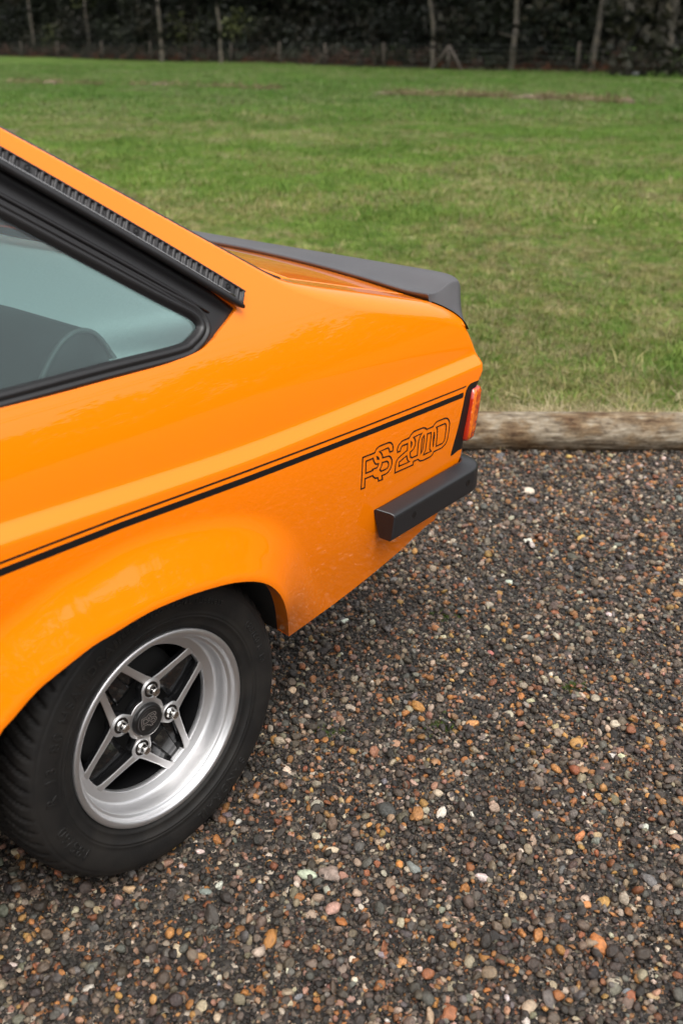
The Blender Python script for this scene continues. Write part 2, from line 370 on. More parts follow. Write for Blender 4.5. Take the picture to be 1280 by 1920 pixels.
def side_panel(name, mirror, x0, door=False):
    x1 = .93
    if door:
        x1 = -.604
        outer = [(x0, .25), (x1, .25)] + [(x1, v) for v in np.arange(.27, 1.40, .012)]
    else:
        outer = [(x0, .25)]+dens(ARCS.tolist(), .01)
        outer = outer[:outer.index(min(outer, key=lambda q: abs(q[0]-.319)+abs(q[1]-.2997)))]
        bl = dens(BOT, .012); outer += bl[:bl.index(min(bl, key=lambda q: abs(q[0]-.79)+abs(q[1]-.372)))]
        outer += [(float(xtail(z)), float(z)) for z in np.arange(.374, .80, .006)]
        xe = float(xtail(.80)); outer += [(xe, v) for v in np.arange(.803, float(vtop(xe))-.002, .006)]
    top = np.arange(x1 if door else float(xtail(.80)), x0-.001, -.008)
    outer += [(float(x), float(vtop(x))) for x in top]
    if abs(outer[-1][0]-x0) > 1e-4: outer.append((x0, float(vtop(x0))))
    if door: outer = [q for i, q in enumerate(outer) if not (abs(q[0]-x1) < 1e-6 and q[1] > vtop(x1)-.002 and i < len(outer)-len(top)-1)]
    o2 = []
    for q in outer:
        if not o2 or math.hypot(q[0]-o2[-1][0], q[1]-o2[-1][1]) > 1e-4: o2.append((float(q[0]), float(q[1])))
    outer = o2
    hole = [(-1.45, .90), (-.66, .895), (-.645, .91), (-.645, 1.25), (-.66, 1.262), (-1.10, 1.262), (-1.2, 1.24)] if door else win
    hole = dens(hole, .02)
    # sample points: even net, plus closer rows on the crease, the shoulder and the tail
    xs = np.arange(x0+.01, x1, .0115 if not door else .03)
    net = np.stack(np.meshgrid(xs, np.arange(.26, 1.40, .0115), indexing='ij'), -1).reshape(-1, 2)
    rows = [net[np.abs(net[:, 1]-crease(net[:, 0])-.012) > .022]]
    for k in np.arange(-.009, .0345, .0036): rows.append(np.stack([xs, crease(xs)+k], -1))
    z1, a0, r = roll(xs); L = r*(a0-A1)
    rows[0] = rows[0][rows[0][:, 1] < np.interp(rows[0][:, 0], xs, z1)-.004]
    for k in np.linspace(0, 1, 9): rows.append(np.stack([xs, z1+L*k], -1))
    for k in (.4, .75): rows.append(np.stack([xs, z1+L+eflat(xs)*k], -1))
    if not door:
        vv = np.arange(.39, .84, .008)
        for k in (.002, .005, .009, .013, .018, .023): rows.append(np.stack([xtail(vv)-k, vv+.001], -1))
    g = np.concatenate(rows); g = g+rng.uniform(-3e-5, 3e-5, g.shape)
    ok = pip(g, outer)&(dist_poly(g, outer) > .0022)&~pip(g, hole)&(dist_poly(g, hole) > .0022)
    p, t = cdt(outer, [hole], g[ok]); v, n = PN(p[:, 0], p[:, 1])
    mb = MB()
    if mirror: v = v*[1, -1, 1]; n = n*[1, -1, 1]; t = t[:, ::-1]
    o = obj(name, v, t, M['paint'], car, True, None, n)
    # turned-in edges
    fl = MB()
    flange(fl, hole, .012, closed=True)
    if not door:
        q = ARCS; pp, _ = PN(q[:, 0], q[:, 1]); e = pp+np.array([0, .042, .0]); e[:, 0] *= 1.015; e[:, 2] += (e[:, 2]-.30)*.015
        k = len(pp); fl.add([*pp, *e], [(i, i+1, k+i+1, k+i) for i in range(k-1)])
        q = np.array(smooth_line(BOT, 6)); pp, _ = PN(q[:, 0], q[:, 1]); e = pp+np.array([0, .03, .004]); k = len(pp); fl.add([*pp, *e], [(i, i+1, k+i+1, k+i) for i in range(k-1)])
        z = np.arange(.37, .80, .01); q = np.stack([xtail(z), z], -1); pp, _ = PN(q[:, 0], q[:, 1]); e = pp+np.array([-.004, .04, 0]); k = len(pp); fl.add([*pp, *e], [(i, i+1, k+i+1, k+i) for i in range(k-1)])
    # recessed step down into the boot gutter / glass rebate
    x = np.arange(x0, xtail(.8) if not door else x1, .012); pp = P(x, vtop(x)); e = pp+np.array([0, .003, -.016]); k = len(pp); fl.add([*pp, *e], [(i, i+1, k+i+1, k+i) for i in range(k-1)])
    if mirror: fl.v = [(a, -b, c) for a, b, c in fl.v]
    fl.obj('panel_edge', M['paint'], o)
    return o
for mir in (False, True):
    side_panel('quarter_panel', mir, -.597); side_panel('door', mir, -1.60, True)

# ---- wheel-arch liner, underbody, boot floor
for s in (1, -1):
    mb = MB(); q = np.array(smooth_line(ARC.tolist(), 3)); a = [(x*1.012, -s*(yside(x, z)-.032), z+(z-.30)*.012) for x, z in q]
    e = [(x, -.47*s, z) for x, _, z in a]; k = len(a); mb.add([*a, *e], [(i, i+1, k+i+1, k+i) for i in range(k-1)])
    mb.add([*e], [tuple(range(k))])
    mb.obj('wheel_arch_liner', M['dark'], car, False)
mb = MB(); mb.add(*box((-1.0, 0, .24), (1.24, 1.40, .10))); mb.add(*box((0, 0, .42), (.74, .96, .06))); mb.add(*box((.56, 0, .40), (.42, 1.36, .04)))
mb.add(*tube([(-.5, .25, .24), (.2, .25, .26), (.88, .25, .27)], .022, 10)); mb.add(*tube([(0, -.55, .275), (0, .55, .275)], .04, 12))
mb.add(*box((-1.6, 0, .70), (.02, 1.38, .9)))
mb.obj('underbody', M['dark'], car, False)

# ---- roof and rear screen
def cross(x, n=25, crown=.03, inset=0., dz=0.):
    a = P(x, vtop(x)); y = np.linspace(-1, 1, n); ye = -a[1]-inset
    return [(float(x), float(ye*t), float(a[2]+dz+crown*(1-t*t))) for t in y]
def strip(name, xs, m, inset, dz, crown, parent=car, thick=0.):
    rows = [cross(x, 25, crown(x), inset, dz) for x in xs]; n = 25
    v = [q for r in rows for q in r]; f = [(i*n+j, (i+1)*n+j, (i+1)*n+j+1, i*n+j+1) for i in range(len(rows)-1) for j in range(n-1)]
    o = obj(name, v, [t for t in f], m, parent)
    if thick:
        md = o.modifiers.new('thickness', 'SOLIDIFY'); md.thickness = thick; md.offset = -1
    return o
strip('roof', np.arange(-1.60, -.276, .03), M['paint'], 0, 0, lambda x: .035, thick=.003)
xs = np.linspace(-.268, .405, 30)
rs = strip('rear_screen', xs, M['glass'], .004, -.004, lambda x: .03+.0*x, thick=.004)
for s in (1, -1):
    pth = [(float(x), s*float(P(x, vtop(x))[1])+s*.004, float(P(x, vtop(x))[2])-.0015) for x in np.linspace(-.27, .418, 60)]
    o = MB().add(*tube(pth, [.0058]*57+[.0055, .005, .003], 8)).obj('rear_screen_seal', M['black'], rs)
bt = cross(.418, 25, .03, .01, -.004); MB().add(*tube(bt, .0065, 8)).obj('rear_screen_seal', M['black'], rs)
strip('rear_scuttle', np.linspace(.418, .452, 5), M['paint'], 0, -.002, lambda x: .024, thick=.003)
# ---- boot lid: crowned skin inside the shut line
def lid_z(x, y):
    a = P(x, vtop(x)); ye = -a[1]-.0045; t = np.clip(abs(y)/ye, 0, 1)
    return a[2]+.034*(1-t**2.4), ye
xs = np.linspace(.456, .862, 32); n = 49; v = []
for x in xs:
    a = P(x, vtop(x)); ye = -a[1]-.0045
    for t in np.sin(np.linspace(-math.pi/2, math.pi/2, n)):
        ed = max(0, 1-(1-abs(t))*ye/.006); v.append((x, ye*t, lid_z(x, ye*t)[0]-.004*ed**2))
f = [(i*n+j, (i+1)*n+j, (i+1)*n+j+1, i*n+j+1) for i in range(len(xs)-1) for j in range(n-1)]
lid = obj('boot_lid', v, f, M['paint'], car)
md = lid.modifiers.new('thickness', 'SOLIDIFY'); md.thickness = .012; md.offset = -1

# ---- black rubber spoiler on the boot edge
def sec(y):
    k = min(1, (abs(y)/.655)**4); t = np.clip((abs(y)-.615)/.073, 0, 1); g = .25*t**2.2; dz = -.004*t
    return [(x-(x-.786)*g, z+(dz if i > 1 else 0)) for i, (x, z) in enumerate(sec0(y, k))]
def sec0(y, k):
    return [(.776+.010*k, lid_z(.776, y)[0]+.0005), (.781+.010*k, lid_z(.776, y)[0]+.0085), (.83, lid_z(.80, y)[0]+.010*(1)), (.885, .876+.002*(1-k)), (.926, .8735), (.938, .8705), (.9445, .8625), (.9470, .846), (.951, .805), (.960, .776), (.953, .768), (.93, .770)]
ys = np.concatenate([[-.675, -.66, -.645], np.linspace(-.625, .625, 37), [.645, .66, .675]]); ns = len(sec(0)); v = []
def foot(s):
    """near end: where the moulding comes down on the rounded corner of the wing"""
    fx = [.786, .792, .812, .832, .848, .854, .858, .861, .867, .876, .872, .868]; o = []
    for i, x in enumerate(fx):
        xx = min(x, .862); z1, a0, r = roll(xx); L = r*(a0-A1); k = [1.0, .95, .86, .76, .66, .6, .55, .48, .3, .02, .02, .1][i]
        p = P(xx, z1+L*k); o.append((x, -s*p[1]*1.0+s*.003, p[2]+.002))
    return o
rows = []
rows.append(foot(-1))
def mid(a, b, t): return [tuple(np.array(p)*(1-t)+np.array(q)*t) for p, q in zip(a, b)]
edge = [(x, -.688, z) for x, z in sec(-.688)]
rows.append(mid(rows[0], edge, .45)); rows.append(mid(rows[0], edge, .90)); rows.append(edge)
rows.append([tuple(np.array(p)+np.array([0, .0035, .0006])) for p in edge])
for y in ys: rows.append([(x, y, z) for x, z in sec(y)])
m_ = [[(x, -y, z) for x, y, z in r] for r in rows[:5]]; rows += m_[::-1]
v = [q for r in rows for q in r]; f = [(i*ns+j, i*ns+(j+1) % ns, (i+1)*ns+(j+1) % ns, (i+1)*ns+j) for i in range(len(rows)-1) for j in range(ns)]
sp = obj('boot_spoiler', v, f, M['spoiler'], car)
md = sp.modifiers.new('round', 'SUBSURF'); md.levels = 1; md.render_levels = 2

# ---- rear panel below the lid
v = []; rows_ = [(.80, .868), (.76, .893), (.72, .905), (.66, .900), (.56, .872), (.46, .84), (.37, .785)]
for z, x in rows_: v += [(x-.004, y, z) for y in np.linspace(-.72 if z < .76 else -.69, .72 if z < .76 else .69, 9)]
MB().add(v, [(i*9+j, i*9+j+1, (i+1)*9+j+1, (i+1)*9+j) for i in range(6) for j in range(8)]).obj('rear_panel', M['paint'], car)

# ---- side window: recessed surround, rubber, pane, gutter and ribbed moulding
GO = offset(GL, -.0185) if area2(GL) > 0 else offset(GL, .0185)
GO = [tuple(q) for q in GO]
sur = on_skin('window_surround', win, [GL], M['frame'], car, -.0085, .02)
mb = MB(); sg = -1 if area2(GL) > 0 else 1
prof = [(-.004, -.012), (.000, -.0045), (.0035, -.001), (.0075, -.0012), (.010, -.0042), (.0118, -.0045), (.0140, -.0012), (.0175, -.0015), (.0200, -.005), (.0215, -.0095)]
rings = []
for d, h in prof:
    q = np.array(offset(GL, sg*d)); p, n_ = PN(q[:, 0], q[:, 1], h); rings.append(p)
k = len(GL); v = [tuple(p) for r_ in rings for p in r_]; f = [(i*k+j, i*k+(j+1) % k, (i+1)*k+(j+1) % k, (i+1)*k+j) for i in range(len(prof)-1) for j in range(k)]
mb.add(v, [t[::-1] if sg < 0 else t for t in f]); seal = mb.obj('window_seal', M['black'], car)
pane = on_skin('side_window', GL, [], M['glass'], car, -.0105, .015, False, .004)
# pressed ridges of the frame above the glass
for dd, rr_, h in ((-.0360, .0040, -.0065), (-.0480, .0050, -.006)):
    q = np.array(offset([(x, v_+.000) for x, v_ in smooth_line(RIB, 6)], dd, False)); q = q[q[:, 0] > -.33]; q = q[q[:, 0] < (.215 if dd > -.04 else .19)]
    p, _ = PN(q[:, 0], q[:, 1], h); MB().add(*tube(p, [rr_]*(len(p)-4)+[rr_*.9, rr_*.7, rr_*.5, rr_*.25], 8)).obj('frame_ridge', M['frame'], sur)
# gutter: a rounded rail proud of the skin, with a bright bead along its top
q = np.array(offset(smooth_line(RIB, 8), -.0060, False)); p, n_ = PN(q[:, 0], q[:, 1], .0105)
MB().add(*tube(p, [.0062]*(len(p)-3)+[.0060, .005, .003], 10)).obj('rain_gutter', M['black'], car)
q = np.array(offset(smooth_line(RIB, 8), .0005, False))[:-2]; p, n_ = PN(q[:, 0], q[:, 1], .0128)
MB().add(*tube(p, .0011, 6)).obj('gutter_bead', M['trim'], car)
# ribbed moulding
L0 = smooth_line(RIB, 10); a = np.array(offset(L0, .0005, False)); wd = np.linspace(.0175, .0215, len(a))[:, None]; bq = np.array(offset(L0, 1., False)); bq = np.array(L0)+(bq-np.array(L0))*wd
s_ = np.concatenate([[0], np.cumsum(np.hypot(*(np.diff(a, axis=0).T)))]); tot = s_[-1]; N = int(tot/.00092)
st = np.linspace(0, tot, N); ax_ = np.stack([np.interp(st, s_, a[:, i]) for i in (0, 1)], -1); bx_ = np.stack([np.interp(st, s_, bq[:, i]) for i in (0, 1)], -1)
scr = [float(st[np.argmin(np.abs((ax_+bx_)[:, 0]/2-x))]) for x in (-.2, -.0331, .1083, .2465)]
hgt = .0062+.0020*np.clip(np.sin(2*np.pi*st/.0103)*1.6, -1, 1)
for q_ in scr: hgt = np.where(np.abs(st-q_) < .0115, .0066, hgt)
v = []; W = [0, .0, .06, .10, .86, .90, .93, 1., 1.]
for i in range(N):
    hh = [.000, .0075, .0082, hgt[i], hgt[i], .0082, .0088, .0085, .0]
    for w_, h in zip(W, hh):
        q = ax_[i]*(1-w_)+bx_[i]*w_; v.append((q[0], q[1], h))
v = np.array(v); p, _ = PN(v[:, 0], v[:, 1], v[:, 2]); nw = len(W)
f = [(i*nw+j, (i+1)*nw+j, (i+1)*nw+j+1, i*nw+j+1) for i in range(N-1) for j in range(nw-1)]+[tuple((N-1)*nw+j for j in range(nw))]
rib = obj('ribbed_moulding', p, f, M['strip'], car)
md = rib.modifiers.new('edge', 'EDGE_SPLIT'); md.split_angle = R(50)
for q_ in scr:
    i = int(np.argmin(np.abs(st-q_))); c = (ax_[i]*.45+bx_[i]*.55); pc, nc = PN(np.array([c[0]]), np.array([c[1]]), .0066); pc = Vector(pc[0]); nc = Vector(nc[0]); rt = nc.to_track_quat('Z', 'Y').to_matrix()
    mb = MB()
    for r0, h0, r1, h1 in ((.0062, .0002, .0055, .0014), (.0055, .0014, .0044, .0012), (.0044, .0012, .0034, -.0006), (.0034, -.0006, .0026, .0012), (.0026, .0012, .0012, .0016), (.0012, .0016, .0006, .0004)):
        vv = [tuple(pc+rt@Vector((r_*math.cos(t), r_*math.sin(t), h_))) for r_, h_ in ((r0, h0), (r1, h1)) for t in np.linspace(0, 2*math.pi, 15)[:-1]]
        mb.add(vv, [(k_, (k_+1) % 14, 14+(k_+1) % 14, 14+k_) for k_ in range(14)])
    mb.obj('moulding_screw', M['frame'], rib)

# ---- vinyl stripes, lettering and black tail surround: thin film on the paint
def ribbon(mb, line, wd, d=.0005, closed=False):
    a = np.array(offset(line, wd/2, closed)); c = np.array(offset(line, -wd/2, closed)); k = len(line)
    p, _ = PN(a[:, 0], a[:, 1], d); q, _ = PN(c[:, 0], c[:, 1], d)
    mb.add([*p, *q], [(i, k+i, k+(i+1) % k, (i+1) % k) for i in range(k if closed else k-1)])
SX = np.linspace(-.597, .8295, 140)
def sty(x, a): return np.interp(x, [-.6, -.2586, -.0581, .1876, .5, .8295], a)
def band(name, hi, lo, x1):
    x = SX[SX < x1].tolist()+[x1]; x = np.array(x); p, _ = PN(x, sty(x, hi), .0005); q, _ = PN(x, sty(x, lo), .0005); k = len(x)
    return MB().add([*p, *q], [(k+i, k+i+1, i+1, i) for i in range(k-1)]).obj(name, M['decal'], car)
band('wide_stripe', [.698, .694, .690, .6796, .6692, .6587], [.6875, .6835, .6795, .6690, .6587, .6479], .8292)
band('thin_stripe', [.7068, .7032, .6991, .6903, .6803, .6709], [.7034, .6999, .6958, .6869, .6772, .6682], .8384)
SURR = [(.8893, .6704), (.858, .6709), (.8439, .6647), (.8367, .6528), (.8294, .626), (.8192, .5875), (.8015, .5282), (.8030, .5240), (.8077, .5235), (.8542, .5195), (.872, .5160)]
sr = smooth_line(SURR[:5], 4)[:-1]+SURR[4:]+[(float(xtail(z))-.0005, float(z)) for z in np.arange(.52, .672, .012)]+[(.9120, .6700)]
o = on_skin('tail_surround', sr, [], M['decal'], car, .0005, .006)
RS = [[(.4926, .5542), (.4922, .6194), (.5288, .6176), (.5329, .624), (.5418, .6268), (.5719, .6253), (.5787, .6228), (.5845, .6168), (.5871, .6099), (.5863, .6036), (.5762, .6042), (.5736, .6115), (.57, .6147), (.5425, .6155), (.5486, .6115), (.5531, .6049), (.5545, .5993), (.5743, .5965), (.5815, .5916), (.5857, .5841), (.586, .5752), (.583, .5673), (.5769, .5622), (.5691, .5603), (.5563, .561), (.5595, .552), (.5468, .5527), (.5432, .561), (.5359, .5622), (.5302, .5663), (.5258, .5713), (.5027, .5725), (.5034, .5535)],
      [(.5028, .6085), (.5244, .6075), (.5261, .6023), (.5299, .596), (.534, .5925), (.5426, .5905), (.5411, .5863), (.5375, .5835), (.5244, .5848), (.5253, .5823), (.5035, .5835)],
      [(.5538, .5895), (.57, .587), (.5745, .5825), (.5758, .5767), (.5736, .5721), (.5678, .571), (.5525, .5716), (.548, .5766), (.5526, .5825)],
      [(.5353, .6075), (.5401, .6047), (.5431, .5999), (.5384, .6018)]]
N2 = [[(.5991, .5523), (.5992, .57), (.6015, .5778), (.6083, .5826), (.6356, .59), (.6348, .604), (.6165, .6044), (.6128, .6008), (.6117, .5953), (.6019, .5957), (.6012, .6023), (.6045, .6096), (.6155, .6152), (.6396, .6148), (.6442, .6197), (.6539, .6237), (.6848, .6226), (.692, .6205), (.6995, .6151), (.7217, .6146), (.7257, .6183), (.7343, .6217), (.7654, .6205), (.7741, .6169), (.7806, .6101), (.7836, .6027), (.7832, .5872), (.7808, .5689), (.7758, .5603), (.7628, .5553), (.7324, .5558), (.7288, .5502), (.7202, .5479), (.6933, .5487), (.6851, .5503), (.6762, .557), (.6606, .5571), (.6608, .5499)],
      [(.6108, .563), (.6463, .5612), (.6395, .5666), (.6346, .5779), (.6112, .572)],
      [(.6466, .6042), (.6495, .6012), (.65, .5968), (.6479, .5931)],
      [(.6543, .6114), (.6825, .6115), (.6763, .6059), (.673, .5972), (.6724, .5823), (.6729, .5669), (.6539, .5675), (.6482, .5715), (.6459, .5819), (.6566, .5851), (.6616, .5921), (.6624, .5994), (.659, .6068)],
      [(.6912, .6041), (.6847, .6001), (.6847, .5872), (.685, .5674), (.6904, .5723), (.6917, .5872)],
      [(.7026, .6045), (.716, .6033), (.7169, .5905), (.7156, .5755), (.7161, .5665), (.7226, .56), (.6948, .561), (.7006, .5691), (.7018, .5841)],
      [(.7269, .6017), (.7292, .5923), (.7284, .5682), (.7262, .5855)],
      [(.734, .6094), (.7651, .6086), (.7703, .6043), (.7715, .5962), (.7706, .5787), (.7693, .5701), (.7628, .5654), (.7397, .5658), (.7395, .5836), (.7393, .5969), (.7384, .6037)]]
mb = MB()
for c in RS+N2: ribbon(mb, c, .0031, .0005, True)
mb.obj('wing_lettering', M['decal'], car)

# ---- tail lamp: moulded wrap-round lens
def lamp(mir):
    s = -1 if mir else 1
    zs = [.545, .5465, .552, .57, .60, .63, .649, .6565, .6585]; ins = [.010, .004, .001, 0, 0, 0, .001, .005, .011]
    rows = []
    for z, i_ in zip(zs, ins):
        t = (z-.546)/.112; xf = .842+.0185*t+i_*.6; xr = .8775+.0225*t-i_*.6; y0 = -.7665+i_
        rows.append([(xf, -.70, z), (xf, y0+.006, z), (xf+.002, y0+.0015, z), (xf+.006, y0, z), (xf+.012, y0+.0005, z), (xr-.010, y0+.001, z), (xr-.004, y0+.003, z), (xr, y0+.010, z), (xr+.002, y0+.06, z), (xr+.002, -.46, z), (xf, -.46, z)])
    n = len(rows[0]); v = [q for r_ in rows for q in r_]; f = []; fm = []
    for i in range(len(rows)-1):
        for j in range(n-1): f.append((i*n+j, i*n+j+1, (i+1)*n+j+1, (i+1)*n+j)); fm.append(1 if j in (0, 1) or i in (0, 7) else (2 if j == 3 else 0))
    f.append(tuple(range(n))[::-1]); fm.append(1); f.append(tuple(range((len(rows)-1)*n, len(rows)*n))); fm.append(1)
    if s < 0: v = [(a, -b_, c) for a, b_, c in v]
    return obj('tail_lamp', v, f, [M['lens'], M['lensred'], M['lensamber']], car, True, fm)
for mir in (False, True):
    o = lamp(mir); md = o.modifiers.new('edge', 'EDGE_SPLIT'); md.split_angle = R(60)

# ---- quarter bumper sweeping round the corner
def bumper(mir):
    path = []; 
    for x in np.linspace(.544, .827, 16): path.append((x, -.7555, 0, -1))
    for t in np.linspace(0, math.pi/2, 9)[1:]: path.append((.827+.024*math.sin(t), -.7315-.024*math.cos(t), math.sin(t), -math.cos(t)))
    for y in np.linspace(-.69, -.42, 8): path.append((.851, y, 1, 0))
    sect = [(0.001, .4805), (.004, .4825), (.008, .4825), (.030, .4765), (.0375, .4735), (.0400, .4690), (.0400, .4300), (.0385, .4225), (.033, .4175), (.001, .4120)]
    rows = []
    for i, (x, y, nx, ny) in enumerate(path):
        dz = .0105*np.clip((x-.60)/.26, -.15, 1)
        rows.append([(x+nx*o_, y+ny*o_, z+dz+.0125) for o_, z in sect])
    # raked front end: the foot leans back towards the bottom, the outer edge leans forward
    e_ = []
    for o_, z in sect:
        t = o_/.04; e_.append((.5405+(.478-z)*.30*(1-t)+t*(.020-(.478-z)*.20), -.7555-o_, z+.011))
    rows[0] = e_; rows[1] = [(max(p_[0], e_[i_][0]+.008), p_[1], p_[2]) for i_, p_ in enumerate(rows[1])]
    n = len(sect); v = [q for r_ in rows for q in r_]; f = [(i*n+j, (i+1)*n+j, (i+1)*n+j+1, i*n+j+1) for i in range(len(rows)-1) for j in range(n-1)]
    f.append(tuple(range(n))); f.append(tuple(range((len(rows)-1)*n, len(rows)*n))[::-1])
    if mir: v = [(a, -b_, c) for a, b_, c in v]
    o = obj('quarter_bumper', v, f, M['bumper'], car)
    md = o.modifiers.new('bevel', 'BEVEL'); md.width = .0045; md.segments = 3; md.limit_method = 'ANGLE'; md.angle_limit = R(24)
    md = o.modifiers.new('wn', 'WEIGHTED_NORMAL'); md.keep_sharp = True
    for x, z in ((.622, .4645), (.810, .4715)):
        s = 1 if not mir else -1; vv, ff = lathe([(.0001, -.7957), (.0045, -.7957), (.0060, -.7958), (.0072, -.7960), (.0080, -.7955)], 18, (x, z))
        if mir: vv = [(a, -b_, c) for a, b_, c in vv]
        MB().add(vv, ff).obj('bolt_plug', M['decal'], o)
for mir in (False, True): bumper(mir)

# ---- cabin: parcel shelf, rear seat with piped end, far trims, headlining
mb = MB(); xs_, ys_ = np.linspace(.075, .43, 14), np.linspace(-.69, .69, 30); v = [(x, y, .862+.060*((x-.075)/.355)**1.3+.004*math.sin(y*9+x*7)) for x in xs_ for y in ys_]
mb.add(v, [(i*30+j, (i+1)*30+j, (i+1)*30+j+1, i*30+j+1) for i in range(13) for j in range(29)]); mb.obj('parcel_shelf', M['shelf'], car)
hump = smooth_line([(-.30, .50), (-.19, .66), (-.085, .805), (-.045, .862), (-.012, .901), (.022, .9175), (.052, .909), (.076, .876), (.088, .840), (.095, .70), (.10, .5)], 5)
rows = []
for y, k_ in ((-.592, 0), (-.586, .0045), (-.575, .0065), (-.4, .008), (-.1, .004), (0, -.004), (.1, .004), (.4, .008), (.575, .0065), (.586, .0045), (.592, 0)):
    q = offset(hump, k_, False); rows.append([(x, y, z) for x, z in q])
n = len(hump); v = [q for r_ in rows for q in r_]
mb = MB().add(v, [(i*n+j, i*n+j+1, (i+1)*n+j+1, (i+1)*n+j) for i in range(len(rows)-1) for j in range(n-1)])
seat = mb.obj('rear_seat', M['seat'], car)
for s in (-1, 1):
    v = [(x, s*.592, z) for x, z in hump]+[(x*.86-.0, s*.604, .45+(z-.45)*.96) for x, z in offset(hump, -.02, False)]; n = len(hump)
    MB().add(v, [(j, j+1, n+j+1, n+j) for j in range(n-1)]+[tuple(range(n, 2*n))]).obj('seat_side', M['seatv'], seat)
    MB().add(*tube([(x, s*.594, z) for x, z in offset(hump, .004, False)], .0042, 8)).obj('seat_piping', M['piping'], seat)
mb = MB(); mb.add(*box((-.45, 0, .55), (.5, 1.2, .16))); mb.obj('seat_cushion', M['seat'], car)
for s in (1, -1):
    zt = .90 if s > 0 else .845; v = [(x, s*.69, z) for x in (-1.55, .43) for z in (.60, zt)]+[(x, s*.665, z) for x in (-1.55, .43) for z in (.60, zt-.003)]
    MB().add(v, [(0, 1, 3, 2), (4, 6, 7, 5), (1, 5, 7, 3)]).obj('side_trim', M['shelf'] if s > 0 else M['seatv'], car, False)
strip('headlining', np.arange(-1.60, -.28, .06), M['shelf'], .03, -.03, lambda x: .03)
MB().add(*box((-.9, 0, .36), (1.4, 1.36, .02))).obj('cabin_floor', M['dark'], car, False)
for s in (1, -1):
    mb = MB(); mb.add(*box((-.98, s*.35, .70), (.12, .46, .56), Matrix.Rotation(R(-14), 3, 'Y'))); mb.add(*box((-1.2, s*.35, .46), (.48, .48, .14))); o = mb.obj('front_seat', M['seat'], car)
    md = o.modifiers.new('bevel', 'BEVEL'); md.width = .05; md.segments = 4
# far windows, and the pale trim inside the far pillar
o = on_skin('pillar_trim', dens([(-.49, .875), (.40, .875), (.40, .905), (.24, .985), (.05, 1.11), (-.10, 1.205), (-.22, 1.275), (-.49, 1.285)], .03), [GL], M['shelf'], car, -.024, .02, True)
o = on_skin('side_window', GL, [], M['glass'], car, -.0105, .03, True, .004)
o = on_skin('window_surround', win, [GL], M['frame'], car, -.0085, .03, True)
for mir in (False, True): on_skin('door_window', dens([(-1.45, .90), (-.66, .895), (-.645, .91), (-.645, 1.25), (-.66, 1.262), (-1.10, 1.262), (-1.2, 1.24)], .05), [], M['glass'], car, -.008, .06, mir)

